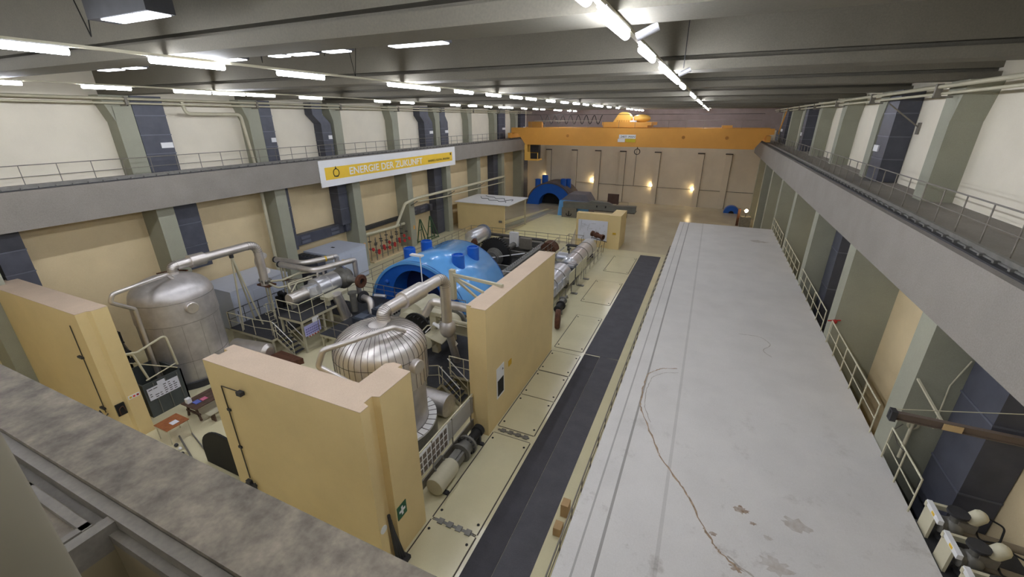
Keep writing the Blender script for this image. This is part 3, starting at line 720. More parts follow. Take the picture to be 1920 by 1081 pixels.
for x, y in ((-10.2, 43.0), (-9.6, 42.9), (-9.1, 42.6), (-8.7, 42.55)): MB().tube([(x, y, 1.3), (x + random.uniform(-.3, .3), y + .1, 0)], .025, 6).build('leg', m_dark, t)
t = thing('store_shed', (-24.4, 48, 0), 'cream shed with a flat white roof at the left wall', 'shed')
MB().box(-28.1, -21.6, 45.6, 45.8, 0, 3.4).box(-28.1, -27.9, 45.8, 51.2, 0, 3.4).build('walls', m_podf, t)
MB().prism([(-28.3, 45.4), (-20.9, 45.4), (-20.9, 51.4), (-28.3, 51.4)], 'z', 3.4, 3.5).build('roof', m_white, t)
MB().box(-21.2, -21.05, 50.9, 51.05, 0, 3.4).build('post', m_legs, t)
MB().box(-22.3, -21.9, 45.5, 45.6, 1.3, 1.55).build('wall_socket', m_steelp, t)
t = thing('cable_tangle', (-25, 48, 3.5), 'thin dark cables lying tangled on the white shed roof', 'cable')
P = [(-26.8, 49.5), (-26, 48.2), (-25.2, 48.6), (-24.6, 47.4), (-23.6, 47.9), (-23.0, 47.0), (-22.2, 47.6), (-22.0, 46.8)]
MB().tube(bend([p + (3.53,) for p in P], .4), .03, 6).build('cable', m_black, t)
MB().tube(bend([(p[0] + .3, p[1] + 1.2 + .4 * math.sin(p[0] * 5), 3.53) for p in P], .4), .03, 6).build('cable', m_black, t)
# ------------------------------------------------------------------ far floor bits
t = thing('blue_machine_piece', (4.0, 70, 0), 'small dark blue half-round machine part near the far right corner', 'machine part')
MB().prism(arc(3.9, .0, 1.05, 0, PI, 20), 'y', 69.8, 70.8).build('body', m_blued, t)
MB().prism(arc(3.9, .0, .35, 0, PI, 12), 'y', 69.74, 69.8).build('opening', m_black, t)
tag(MB().box(.6, 3.4, 50.5, 52.2, .0, .02).build('floor_pit_dark', m_black), 'black floor opening beyond the far end of the white roof', 'floor opening')  # flat black slab in place of the opening's unlit depth
t = thing('brown_board', (-12.6, 68, 0), 'brown rectangular board standing at the pit railing by the far wall', 'board')
MB().box(-13.6, -11.9, 66, 66.1, .8, 2.3).build('board', M('brown_board', (96, 76, 68), .8), t)
for x in (-13.4, -12.1): MB().box(x - .05, x + .05, 66.1, 66.2, 0, 2.2).build('leg', m_dark, t)
railing('pit_railing', [(-19.0, 66.5, 0), (-10.5, 66.5, 0)], 'thin dark railing by the far wall behind the lifting beam', m_railg, h=1.05, step=1.5, r=.02)
tag(MB().box(-15.4, -9.0, 63.5, 65.8, 0, .02).build('floor_opening', m_black), 'dark floor opening behind the lifting beam', 'floor opening')  # black sheet on the floor stands for the shaded depth below
t = thing('corner_equipment', (5.4, 62, 0), 'cluttered small equipment stand with a bright lamp in the far right corner', 'equipment')
MB().box(4.6, 5.8, 61.0, 62.2, 0, 1.3).build('stand', m_iron, t); MB().box(4.2, 4.5, 61.5, 61.8, 0, 2.2).build('panel', m_rust, t)
MB().sphere((5.1, 61.0, 2.1), .2).build('lamp', m_warm, t); MB().tube([(5.1, 61.1, 1.3), (5.1, 61.1, 2.0)], .04).build('lamp_post', m_dark, t)
# ------------------------------------------------------------------ overhead crane
t = thing('overhead_crane', (-10.6, 63, 9.45), 'orange overhead travelling crane bridge spanning the far end of the hall', 'crane')
GP = [(-27.6, 11.78), (6.35, 11.85), (6.35, 11.2), (5.6, 11.1), (4.5, 9.48), (-25.35, 9.45), (-26.5, 11.0), (-27.6, 11.1)]
MB().prism(GP, 'y', 61.0, 62.1).build('girder', m_orange, t)
MB().prism(GP, 'y', 66.4, 67.5).build('girder', m_orange, t)
for x in (-28.0, 5.6):
    MB().box(x, x + .45, 60.6, 67.9, 10.35, 11.05).build('end_carriage', m_orange, t)
    for y in (61.2, 67.2): MB().lathe([(.3, 0), (.3, .16)], (x + .1, y, 10.55), (1, 0, 0), 20).build('wheel', m_iron, t)
for x in (-18.9, -3.6, 1.4): MB().lathe([(.2, 0), (.2, .03)], (x, 60.98, 10.75), (0, 1, 0), 14).build('inspection_plate', M('plate_orange', (186, 122, 44), .6), t)
q = MB().box(-25.55, -25.1, 61.2, 62.9, 7.2, 9.45).box(-25.1, -23.4, 61.2, 62.9, 7.2, 7.4).box(-25.1, -23.4, 61.2, 61.25, 8.3, 8.4).box(-23.5, -23.4, 61.2, 61.3, 7.4, 8.4).box(-25.5, -25.1, 61.15, 61.2, 7.2, 8.4).box(-25.1, -24.6, 61.15, 61.2, 7.3, 8.4)
q.box(-24.75, -24.68, 61.2, 61.3, 8.4, 9.45).box(-25.5, -23.4, 61.2, 61.3, 8.33, 8.4)
q.build('operator_cab', m_orangel, t)
MB().box(-25.05, -23.6, 62.0, 62.8, 7.4, 9.4).build('cab_interior', m_dark, t)
MB().lathe([(.32, 0), (.4, .02), (.4, .1), (.32, .12)], (-9.2, 61.3, 8.85), (0, 1, 0), 24, caps=False).build('cable_ring', m_black, t)
MB().tube([(-9.2, 61.35, 9.2), (-9.2, 61.35, 9.46)], .04).build('ring_strap', m_black, t)
MB().box(-25.0, -22.9, 61.2, 61.8, 11.8, 12.6).build('switch_cabinet', M('crane_brown', (176, 124, 50), .6), t)
MB().box(.6, 1.8, 61.2, 61.8, 11.85, 12.2).build('switch_cabinet', m_orange, t)
MB().bar((6.9, 62.5, 11.2), (7.3, 62.5, 14.0), .12).build('mast', m_orange, t)
MB().tube([(-27, 61.05, 13.5), (5, 61.05, 13.5)], .025).build('cable_line', m_black, t)
MB().tube([(-24, 61.1, 12.7), (-14.5, 61.1, 12.7)], .03).build('walkway_rail', m_legs, t)
MB().tube([(-8, 61.1, 12.75), (4.8, 61.1, 12.8)], .02).build('walkway_rail', m_railg, t)
for i in range(14): MB().tube([(-24.5 + i * 2.1, 61.1, 11.8), (-24.5 + i * 2.1, 61.1, 12.75)], .02, 6).build('rail_post', m_railg, t)
P = []
for i in range(0, 8 * 16 + 1):
    u = i / 16; P.append((-23.2 + u * 1.12, 61.4, 12.85 + .55 * math.cos(2 * PI * u)))
MB().tube(P, .05, 6).build('festoon_cable', m_black, t)
c = thing('crane_trolley', (-11, 64, 11.9), 'yellow hoist trolley with two rounded drum covers on top of the crane bridge', 'crane trolley')
MB().box(-14.1, -8.2, 61.3, 67.2, 11.9, 12.15).box(-14.2, -7.7, 61.3, 67.2, 12.15, 12.55).build('frame', m_orange, c)
pr = [(-12.9, 12.55), (-12.6, 13.0)] + [(-11.55 + 1.0 * math.cos(a), 13.0 + .8 * math.sin(a)) for a in [PI * .72 - i * PI * .72 / 12 for i in range(13)]] + [(-10.55, 12.55)]
MB().prism(pr, 'y', 62.0, 63.6).build('drum_cover', m_orangel, c)
MB().sphere((-9.3, 63, 13.0), 1, (1.2, .8, .5)).build('drum_cover', m_orangel, c)
MB().tube([(-10.2, 62, 12.6), (-10.2, 62, 13.2)], .07).box(-10.6, -9.8, 61.9, 62.4, 12.55, 12.75).build('winch_lever', m_white, c)
for i in range(6): MB().box(-12.4 + i * .3, -12.25 + i * .3, 61.9, 62.0, 12.56, 12.8).build('mount', m_orange, c)
b = board('crane_name_plate', 'white name plate in the middle of the orange crane girder', 'sign', (-11.72, 60.96, 10.5), (1, 0, 0), ZZ, 2.2, .5, m_white)
text('lettering', '240T  MAN', .34, (-11.5, 60.95, 10.62), (1, 0, 0), ZZ, m_ink, b, sx=1.15)
b = board('crane_data_plate', 'small white plate under the crane name plate at the left', 'sign', (-11.85, 60.96, 10.05), (1, 0, 0), ZZ, .95, .42, m_white)
b = board('crane_yellow_plate', 'small yellow plate under the crane name plate at the right', 'sign', (-10.8, 60.96, 10.05), (1, 0, 0), ZZ, 1.3, .42, M('plate_yellow', (206, 184, 40), .6))
# ------------------------------------------------------------------ banner on the left runway beam
b = board('banner', 'long white banner with a yellow stripe hanging on the left grey runway beam', 'banner', (-27.45, 24.65, 7.98), YX, ZZ, 19.95, 2.02, m_white, .04)
decal(b, 'yellow_stripe', (-27.45, 24.65, 7.98), YX, ZZ, .52, 19.3, .52, 1.47, m_yel)
text('lettering', 'ENERGIE DER ZUKUNFT', .84, (-27.435, 27.7, 8.68), YX, ZZ, m_white, b, sx=1.14, bold=.012)
text('small_lettering', 'EINHEIMISCH, REGIONAL, ERNEUERBAR', .3, (-27.435, 39.1, 8.72), YX, ZZ, m_ink, b, sx=.8)
q = MB(); cc = Vector((-27.44, 26.3, 8.98))
q.tube([cc + Vector((0, .3 * math.cos(a), .3 * math.sin(a))) for a in [2 * PI * k / 24 for k in range(25)]], .035, 6, caps=False)
q.prism([(26.3 - .08, 9.3), (26.3 + .08, 9.3), (26.3, 9.5)], 'x', -27.452, -27.43)
q.box(-27.452, -27.43, 26.25, 26.5, 8.66, 8.75).box(-27.452, -27.43, 26.05, 26.2, 8.68, 8.76).build('round_emblem', m_ink, b)
decal(b, 'corner_mark', (-27.45, 24.65, 7.98), YX, ZZ, 18.85, 19.05, 1.15, 1.4, m_ink, .012)
# ------------------------------------------------------------------ ventilation ducts along the walls
def vduct(x0, x1, y0, y1, z0, z1, label, kink=0, vent=True, side=1, n=4, grp='ventilation ducts'):
    t = thing('ventilation_duct', ((x0 + x1) / 2, (y0 + y1) / 2, z0), label, 'duct', grp)
    q = MB().mat(m_duct)
    if kink:
        zk = z0 + (z1 - z0) * .62; zk2 = zk + .7
        q.box(x0, x1, y0, y1, z0, zk)
        q.hexa([(x0, y0, zk), (x1, y0, zk), (x1, y1, zk), (x0, y1, zk), (x0, y0 - kink, zk2), (x1, y0 - kink, zk2), (x1, y1 - kink, zk2), (x0, y1 - kink, zk2)])
        q.box(x0, x1, y0 - kink, y1 - kink, zk2, z1)
    else: q.box(x0, x1, y0, y1, z0, z1)
    q.build('duct_body', None, t)
    zmax = z0 + (z1 - z0) * .6 if kink else z1
    for i in range(1, n):
        z = z0 + (zmax - z0) * i / n
        MB().box(x0 - .02, x1 + .03 if side > 0 else x1, y0 - .02, y1 + .02, z, z + .05).build('duct_flange', m_ductl, t)
    if vent:
        fx = x1 if side > 0 else x0
        zz = z0 + 1.35
        g = MB().box(min(fx, fx + side * .06), max(fx, fx + side * .06), (y0 + y1) / 2 + (y1 - y0) * .05, y1 - .06, zz, zz + .3).build('vent_grille', m_white, t)
    return t
UL = (-30.18, -29.35)
for y0, y1, kk, lab in ((14.45, 16.0, 0, 'wide dark upper ventilation duct on the left wall, nearest of the upper ones'), (22.0, 22.95, 0, 'narrow dark upper ventilation duct right after the second left column'),
                        (27.3, 28.3, .7, 'kinked dark upper ventilation duct before the third left column in view'), (41.6, 43.2, .7, 'kinked dark upper ventilation duct above the far end of the banner'), (44.8, 46.4, .5, 'dark upper ventilation duct right behind the kinked pair above the banner'),
                        (60.2, 62.6, 0, 'dark upper ventilation duct beside the left end of the crane'), (68.5, 70.5, 0, 'dark upper ventilation duct in the far left corner')):
    vduct(UL[0], UL[1], y0, y1, 10.09, 14.2, lab, kk)
for y0, y1, z0, lab in ((7.1, 8.1, 5.2, 'dark lower ventilation duct at the left edge above the cream wall'), (14.45, 16.0, 4.2, 'wide dark lower ventilation duct behind the left steam vessel pipe'), (22.0, 22.6, 3.4, 'narrow dark lower ventilation duct beside the pale cabinets'),
                        (27.4, 28.4, 4.3, 'dark lower ventilation duct left of the second banner column'), (42.0, 43.5, .05, 'dark lower ventilation duct reaching the floor by the shed'), (57.2, 58.6, .05, 'dark lower ventilation duct behind the shed roof'),
                        (68, 70.4, .05, 'broad dark lower ventilation duct in the far left corner')):
    vduct(-29.73, -28.75, y0, y1, z0, 8.39, lab, vent=False, n=3)
    if z0 > 1 and y0 in (14.45,):
        pass
for y0, y1, lab in ((26.8, 28.45, 'large dark upper ventilation duct on the right wall'), (49.7, 51.1, 'dark upper ventilation duct further back on the right wall'), (62.5, 66.2, 'dark upper ventilation duct in the far right corner')):
    vduct(7.55, 8.38, y0, y1, 10.09, 14.2, lab, side=-1)
for y0, y1, lab in ((11.9, 13.4, 'blue grey lower ventilation duct by the steel beam at the right'), (27.0, 28.4, 'blue grey lower ventilation duct between the right columns'), (57.3, 58.6, 'small blue grey lower ventilation duct far along the right wall')):
    vduct(6.95, 7.78, y0, y1, 0.01, 8.39, lab, side=-1, vent=False)
# horizontal air outlets
def outlet(y0, y1, z0, z1, lab):
    t = thing('air_outlet_duct', (-29.4, (y0 + y1) / 2, z0), lab, 'duct')
    MB().box(-29.73, -29.2, y0, y1, z0, z1).build('duct_body', m_duct, t)
    for yy in (y0 + .6, y1 - 2.0):
        for dz in (.1, .45): MB().box(-29.2, -29.17, yy, yy + .9, z0 + dz, z0 + dz + .22).build('grille', m_ductl, t)
    MB().box(-29.2, -28.9, y1 - .5, y1, z0 + .1, z1).build('end_box', m_duct, t)
outlet(22.7, 28.4, 3.5, 4.35, 'long horizontal dark air duct above the pale cabinet on the left wall')
outlet(37.2, 41.4, 3.0, 3.8, 'short horizontal dark air duct above the green frames')
t = thing('air_duct_strip', (-29.5, 33, 3.0), 'dark horizontal duct strip above the row of red valves', 'duct')
MB().box(-29.73, -29.3, 29.6, 36.0, 3.0, 3.35).build('duct_body', m_dark, t)
# vertical rain pipe and horizontal wall pipes on the left
o = MB().tube(bend([(-29.0, 16.85, 14.1), (-29.0, 16.95, 13.3), (-29.0, 20.35, 13.3), (-29.0, 20.6, 10.1)], .35), .1, 10).build('drain_pipe', m_legs); tag(o, 'grey drain pipe stepping down beside the upper left column', 'pipe')
o = MB().tube([(-28.9, 20.55, 8.9), (-28.9, 20.55, 0)], .12, 10).build('drain_pipe', m_legs); tag(o, 'grey vertical drain pipe down to the floor left of the lower second column', 'pipe')
t = thing('wall_cable_conduit', (-28, 33, 2.7), 'thick pale pipe climbing over the left columns and running to the back', 'pipe')
MB().tube(bend([(-28.7, 29.5, 2.85), (-28.0, 33.6, 2.9), (-27.7, 34.9, 5.0), (-27.5, 36.6, 5.3), (-27.5, 58.0, 5.1)], .5), .14, 12).build('pipe', m_rail, t)
MB().tube(bend([(-27.8, 36.6, 5.0), (-28.4, 38.6, 4.6), (-27.6, 42, 4.6), (-27.5, 58.0, 4.3)], .4), .06, 8).build('pipe', m_rail, t)
for y in (36.5, 43.9, 51.5, 57.8): MB().bar((-28.2, y, 4.5), (-27.3, y, 5.0), .08).build('bracket', m_steelp, t)
MB().tube([(-27.3, 57.9, 0), (-27.3, 57.9, 5.2)], .08).build('post', m_legs, t)
# ------------------------------------------------------------------ foreground girder at the camera's feet
t = thing('gallery_girder', (-11, 1.2, 9.5), 'dusty grey concrete girder crossing the bottom left corner right below the camera', 'girder')
MB().box(-27.49, 5.54, .95, 1.46, 9.4, 10.3).build('girder_body', m_ledge, t)
m_frame = M('hatch_frame_steel', (98, 92, 82), .7, var=.15, scale=5, fine=.3)  # steel colour darkened to stand in for the dim light here
t = thing('hatch_frame', (-4, .6, 9.0), 'steel hatch frame with cover plates and an open trough beside the dusty girder', 'hatch')
MB().box(-14, 1.5, .86, .945, 10.08, 10.26).box(-14, 1.5, .80, .86, 10.08, 10.16).build('edge_frame', m_frame, t)
MB().box(-3.72, -3.62, -.6, .86, 10.02, 10.24).build('cross_bar', m_frame, t)
for x0, x1 in ((-4.74, -3.76), (-6.3, -4.86), (-8.0, -6.4)):
    MB().box(x0, x1, -.6, .8, 10.12, 10.17).build('cover_plate', m_ledge, t)
    MB().box(x0, x1, .72, .78, 10.17, 10.22).box(x1 - .07, x1 - .01, -.6, .78, 10.17, 10.22).box(x0 + .01, x0 + .07, -.6, .78, 10.17, 10.22).build('plate_border', m_frame, t)
m_olive = M('trough_wall', (112, 100, 74), .7, var=.1)
MB().box(-3.68, -3.62, -.6, .84, 7.6, 10.02).box(-3.62, 1.5, .80, .84, 7.6, 10.08).box(-3.62, 1.5, -.7, -.6, 7.6, 10.08).build('trough_side', m_olive, t)
MB().box(-3.62, 1.5, -.6, .8, 7.5, 7.6).build('trough_bottom', m_black, t)  # painted black for the shade deep in the trough
tag(MB().box(-14, 1.5, YN + .02, -.72, 9.7, 10.1).build('camera_platform', m_conc), 'grey platform slab behind the open trough under the camera', 'platform')
o = MB().lathe([(.3, 0), (.3, 5.3)], (-2.0, .024, 9.0), seg=32).build('pillar', M('pillar_beige', (104, 98, 80), .6, var=.05)); tag(o, 'smooth beige round pillar at the bottom left corner, closest to the camera', 'pillar')  # beige darkened in place of weaker light beside the camera
# ------------------------------------------------------------------ service decks
def deck(name, rects, z, label, th=.08, legs=()):
    t = thing(name, (rects[0][0], rects[0][2], 0), label, 'platform')
    q = MB(); e = MB()
    for x0, x1, y0, y1 in rects:
        q.box(x0, x1, y0, y1, z - .02, z)
        e.box(x0, x1, y0, y1, z - .02 - th * 2, z - .021)
    q.build('grating', m_deck, t); e.build('edge_frame', m_legs, t)
    for x, y in legs: MB().box(x - .05, x + .05, y - .05, y + .05, 0, z - .17).build('leg', m_legs, t)
    return t
deck('service_platform', [(-25.6, -21.85, 14.2, 20.4)], 1.0, 'dark grating platform in front of the pale cabinets on the left', legs=((-25.5, 14.3), (-23.6, 14.3), (-21.95, 14.3), (-21.95, 17.0)))
deck('service_platform', [(-22.15, -20.25, 15.1, 18.3)], 2.1, 'raised dark grating platform under the left valve with the lilac board', legs=((-20.3, 15.15), (-20.3, 16.7), (-22.05, 15.2)))
deck('service_platform', [(-12.9, -10.35, 14.1, 20.6), (-10.35, -8.15, 15.4, 20.6)], 1.0, 'dark grating platform between the domed vessel and the long wall', legs=((-12.8, 14.2), (-10.45, 14.2), (-8.3, 15.5)))
deck('service_platform', [(-21.8, -13.0, 18.35, 21.8), (-19.9, -13.0, 15.9, 18.35)], 1.0, 'dark grating platform around the middle machine in front of the blue casing', legs=((-19.8, 16.0), (-16.5, 16.0), (-13.1, 16.0)))
def stair(x0, y0, y1, run, z, label):
    t = thing('steel_stair', (x0, y0, 0), label, 'stair')
    for y in (y0, y1): MB().bar((x0, y, z - .08), (x0 + run, y, .05), .03, .16).build('stringer', m_legs, t)
    for i in range(5): MB().box(x0 + run * i / 5 - .02, x0 + run * i / 5 + .2, y0, y1, z * (1 - i / 5) - .05, z * (1 - i / 5) - .02).build('tread', m_deck, t)
    for y in (y0, y1):
        MB().tube([(x0 - .1, y, z + 1.0), (x0 + run, y, 1.0)], .025, 8).build('handrail', m_white, t)
        MB().tube([(x0 - .1, y, z + .5), (x0 + run, y, .5)], .018, 8).build('mid_rail', m_rail, t)
        MB().tube([(x0 + run, y, 0), (x0 + run, y, 1.0)], .02, 8).build('post', m_rail, t)
        MB().tube([(x0 + .05, y, z - .1), (x0 + .05, y, z + 1.0)], .02, 8).build('post', m_rail, t)
    return t
stair(-21.8, 14.5, 15.25, 1.25, 1.0, 'short steel stair with bright handrails below the lilac board')
stair(-10.3, 14.5, 15.25, 1.0, 1.0, 'short steel stair with bright handrails between vessel and long wall')
def rl(pts, lab, mat=m_rail, h=1.05, mids=(.52,), r=.022, step=1.0): railing('platform_railing', pts, lab, mat, h=h, mids=mids, r=r, step=step, group='platform railings')
rl([(-25.6, 14.25, 1), (-23.3, 14.25, 1), (-21.9, 14.45, 1)], 'cream railing at the front of the left lower platform')
rl([(-25.6, 14.3, 1), (-25.6, 20.3, 1)], 'dark railing in front of the pale cabinets', m_dark)
rl([(-22.1, 15.15, 2.1), (-20.28, 15.15, 2.1), (-20.28, 17.0, 2.1)], 'cream railing around the raised left platform')
rl([(-12.85, 14.15, 1), (-10.95, 14.15, 1), (-10.4, 14.45, 1)], 'cream railing beside the right domed vessel')
rl([(-10.4, 15.4, 1), (-9.6, 15.42, 1), (-8.2, 15.42, 1)], 'cream zigzag railing right of the right stair')
rl([(-21.7, 21.7, 1), (-13.1, 21.7, 1)], 'grey railing right in front of the blue casing opening', m_railg, mids=(.35, .7))
rl([(-19.9, 15.95, 1), (-17.5, 15.95, 1)], 'grey railing beside the thick silver down pipe', m_railg)
rl([(-12.0, 20.55, 1), (-8.2, 20.55, 1)], 'grey railing behind the right valve by the blue casing', m_railg)
t = thing('ladder', (-22.3, 14.8, 1), 'short ladder with round hoops up to the raised left platform', 'ladder')
for dy in (0, .45): MB().tube([(-22.25, 14.6 + dy, 1.0), (-22.25, 14.6 + dy, 3.1)], .02, 6).build('side_rail', m_legs, t)
for i in range(6): MB().tube([(-22.25, 14.6, 1.2 + i * .25), (-22.25, 15.05, 1.2 + i * .25)], .014, 6).build('rung', m_legs, t)
for z in (2.4, 2.9): MB().tube([(-22.25 - .35 * math.sin(PI * k / 10), 14.825 - .3 * math.cos(PI * k / 10), z) for k in range(11)], .014, 6).build('hoop', m_legs, t)
t = board('information_board', 'lilac information board with a white slip above, hanging under the raised platform', 'board', (-20.13, 15.12, 1.1), YX, ZZ, 1.15, .66, m_lil)
decal(t, 'white_slip', (-20.13, 15.12, 1.1), YX, ZZ, .62, 1.1, .66, .98, m_white)
q = MB()
for i in range(7):
    for j in range(3): q.box(-20.125, -20.118, 15.2 + i * .14, 15.29 + i * .14, 1.2 + j * .15, 1.26 + j * .15)
q.build('printed_notes', M('print_violet', (96, 88, 150), .6), t)
t = board('warning_strip', 'red and white striped strip under the lilac board', 'sign', (-20.13, 15.3, 1.0), YX, ZZ, .8, .07, m_white)
for i in range(4): decal(t, 'stripe', (-20.13, 15.3, 1.0), YX, ZZ, .05 + i * .2, .15 + i * .2, 0, .07, m_red)
# ------------------------------------------------------------------ left valve group
Y = (0, 1, 0)
def bolts(q, c, R, n, ax, l=.14, r=.03):
    c = Vector(c); ax = Vector(ax).normalized(); u = ax.orthogonal().normalized(); w = ax.cross(u)
    for k in range(n):
        a = 2 * PI * k / n; q.lathe([(r, -l / 2), (r, l / 2)], c + (u * math.cos(a) + w * math.sin(a)) * R, ax, 6)
    return q
t = thing('steam_valve', (-21.5, 18, 2.1), 'large silver steam valve with a rusty open flange on the raised left platform', 'valve')
MB().lathe([(.1, 0), (.34, .02), (.36, .06), (.36, 1.25)], (-21.6, 15.6, 3.02), Y, 28).build('actuator', m_alu, t)
MB().lathe([(.3, 0), (.3, .7)], (-21.6, 16.85, 3.02), Y, 16).build('spring_housing', m_dark, t)
MB().box(-22.0, -21.9, 16.8, 17.6, 2.7, 3.35).box(-21.35, -21.2, 16.8, 17.6, 2.75, 3.35).box(-21.8, -21.35, 16.8, 17.6, 3.36, 3.42).build('yoke', m_chrome, t)
MB().lathe([(.5, 0), (.62, .02), (.62, .85), (.66, .87), (.66, .93), (.62, .95), (.62, 1.7), (.5, 1.75)], (-21.6, 17.5, 3.05), Y, 36).build('bright_casing', m_chrome, t)
MB().sphere((-21.6, 19.85, 3.0), .74, (1, 1, 1), 24, 16).build('valve_body', m_iron, t)
MB().lathe([(.62, 0), (.62, .1)], (-21.7, 20.2, 3.3), (.3, .8, .4), 28).build('blue_grey_cover', M('cover_bluegrey', (110, 118, 142), .45, metal=.3), t)
MB().lathe([(.36, 0), (.3, .3), (.2, .5), (.2, 1.05)], (-21.1, 19.85, 3.0), (1, 0, 0), 24).build('nozzle', m_iron, t)
MB().lathe([(.2, 0), (.44, .01), (.46, .1), (.46, .2), (.42, .24), (.2, .24), (.2, .0)], (-20.1, 19.85, 3.0), (1, 0, 0), 32, caps=False).build('rusty_flange', m_rust, t)
MB().lathe([(.17, 0), (.17, .06)], (-20.06, 19.85, 3.0), (1, 0, 0), 20).build('bore', m_black, t)
MB().tube(bend([(-21.8, 16.0, 3.5), (-22.2, 16.2, 3.75), (-22.0, 18.0, 3.75), (-21.9, 18.4, 3.6)], .2), .05, 8).tube(bend([(-21.5, 15.8, 3.45), (-21.9, 16.6, 3.75), (-21.5, 17.4, 3.8)], .2), .04, 8).build('small_lines', m_legs, t)
MB().tube(bend([(-21.6, 17.9, 3.7), (-21.6, 17.9, 4.0), (-21.6, 18.4, 4.0), (-21.6, 18.4, 3.75)], .15), .07, 10).build('handle', m_alu, t)
MB().box(-21.0, -20.3, 17.3, 18.9, 2.5, 2.72).box(-20.8, -20.5, 17.4, 17.6, 1.0, 2.5).build('support_bracket', m_legs, t)
MB().tube([(-20.3, 17.95, 2.75), (-20.25, 18.5, .75)], .32, 20).lathe([(.34, 0), (.38, .01), (.38, .08), (.34, .09)], (-20.26, 18.42, .98), (.025, .27, -1), 24).build('down_pipe', m_alu, t)
MB().lathe([(.22, 0), (.22, 1.2), (.3, 1.22), (.3, 1.35)], (-20.0, 19.0, 1.2), (0, 0, 1), 20).build('ribbed_pipe', m_iron, t)
t = thing('elbow_valve', (-19.2, 19, 1.0), 'bent silver elbow pipe on a dark round flange beside the thick down pipe', 'valve')
MB().lathe([(.42, 0), (.42, .16)], (-19.8, 19.6, 2.0), (1, -.2, 0), 24).build('flange', m_dark, t)
MB().tube(bend([(-19.7, 19.55, 2.0), (-18.9, 19.4, 2.0), (-18.7, 19.1, 1.0)], .45, 8), .22, 16).build('elbow', m_alu, t)
MB().tube([(-19.4, 20.3, 1.9), (-18.6, 20.5, 1.9)], .12, 10).build('side_pipe', m_chrome, t)
MB().tube(bend([(-18.7, 19.1, 1.05), (-18.9, 18.7, 1.3), (-18.6, 18.0, 1.05)], .2), .025, 6).build('yellow_hose', M('hose_yellow', (206, 176, 50), .6), t)
# overhead silver pipes
for z, pts, w in ((4.25, [(-25.6, 18.2, 4.25), (-23.3, 18.4, 4.25), (-22.55, 20.2, 4.25)], 'rear'), (4.2, [(-24.6, 17.7, 4.2), (-21.6, 17.7, 4.2), (-20.95, 20.2, 4.2)], 'front')):
    t = thing('silver_steam_pipe', pts[0], 'silver bent steam pipe with a yellow band above the left valve, the %s one' % w, 'pipe')
    e = pts[-1]
    MB().tube(bend(pts, .7, 8), .18, 16).build('pipe', m_alu, t)
    MB().lathe([(.19, 0), (.19, .1)], (e[0] - .2, e[1] - .55, z), (.37, .95, 0), 18, caps=False).build('yellow_band', m_yel, t)
    MB().tube(bend([e, (e[0] + .05, e[1] + .25, z), (e[0] + .05, e[1] + .3, z - 2.6)], .2), .17, 14).build('drop_pipe', m_alu2, t)
    MB().lathe([(.2, 0), (.2, .12)], pts[0], (-1, -.1, 0), 16).build('end_flange', m_dark, t)
    MB().tube([(pts[0][0] + .3, pts[0][1], z - .15), (pts[0][0] + .3, pts[0][1], 1.0)], .06, 8).build('support', m_legs, t)
t = thing('dull_pipe_loop', (-25.2, 16.7, 3), 'dull silver looped pipe end behind the left riser pipe', 'pipe')
MB().tube(bend([(-24.3, 16.5, 4.2), (-25.3, 16.9, 4.0), (-25.9, 17.1, 4.3), (-25.8, 17.2, 4.9), (-25.0, 17.0, 4.95)], .35, 8), .2, 14).build('pipe', m_alu2, t)
MB().tube([(-25.5, 17.0, 4.0), (-25.5, 17.0, 1.0)], .05, 8).build('support', m_legs, t)
t = thing('pipe_end_fitting', (-24.2, 16.4, 1), 'clustered fitting on a thin post at the lower end of the left riser pipe', 'fitting')
MB().box(-24.8, -23.8, 16.0, 16.6, 3.3, 3.4).build('bracket', m_rust, t)
MB().tube([(-24.35, 16.4, 1.0), (-24.3, 16.4, 3.3)], .07, 8).build('post', m_legs, t)
q = MB()
for i in range(9):
    a = i * .7; q.tube([(-24.2 + .15 * math.cos(a), 16.15 + .12 * math.sin(a), 3.45), (-24.2 + .42 * math.cos(a), 16.2 + .3 * math.sin(a), 3.75)], .06, 8)
q.build('stub_valves', m_iron, t)
MB().tube(bend([(-24.0, 16.3, 3.6), (-23.2, 16.6, 3.7), (-22.8, 17.6, 3.9), (-22.4, 18.0, 3.9)], .2), .07, 8).tube(bend([(-23.9, 16.2, 3.5), (-23.0, 16.1, 3.4), (-22.7, 16.8, 3.4), (-22.3, 17.6, 3.5)], .2), .06, 8).build('small_pipes', m_legs, t)
t = thing('valve_cluster', (-23.1, 17.2, 1.0), 'tangle of small pipes and rusty fittings between the riser pipe and the left valve', 'valve cluster')
for i in range(6):
    MB().tube(bend([(-24.0 + i * .22, 16.6 + i * .12, 3.5), (-23.5 + i * .2, 17.0 + i * .12, 3.55 + .05 * (i % 2)), (-22.9 + i * .15, 17.8, 3.45), (-22.2, 18.1 + i * .08, 3.4)], .15), .035, 6).build('small_pipe', (m_iron, m_legs, m_rust)[i % 3], t)
for x, y in ((-23.4, 17.3), (-22.7, 18.2)): MB().tube([(x, y, 1.0), (x, y, 3.5)], .16, 12).build('standing_pipe', m_alu2, t)
MB().lathe([(.1, 0), (.18, .05), (.18, .12), (.1, .16)], (-23.2, 16.9, 3.62), seg=12).build('rusty_cap', m_rust, t)
t = thing('dark_actuator', (-25.2, 17.6, 1), 'black valve actuator standing on the dark grating before the pale cabinets', 'actuator')
MB().box(-25.4, -25.15, 17.4, 17.7, 1.0, 1.9).box(-25.3, -25.1, 17.8, 18.1, 1.0, 2.0).build('body', m_black, t)
MB().sphere((-25.2, 17.7, 2.05), .2).build('head', m_black, t)
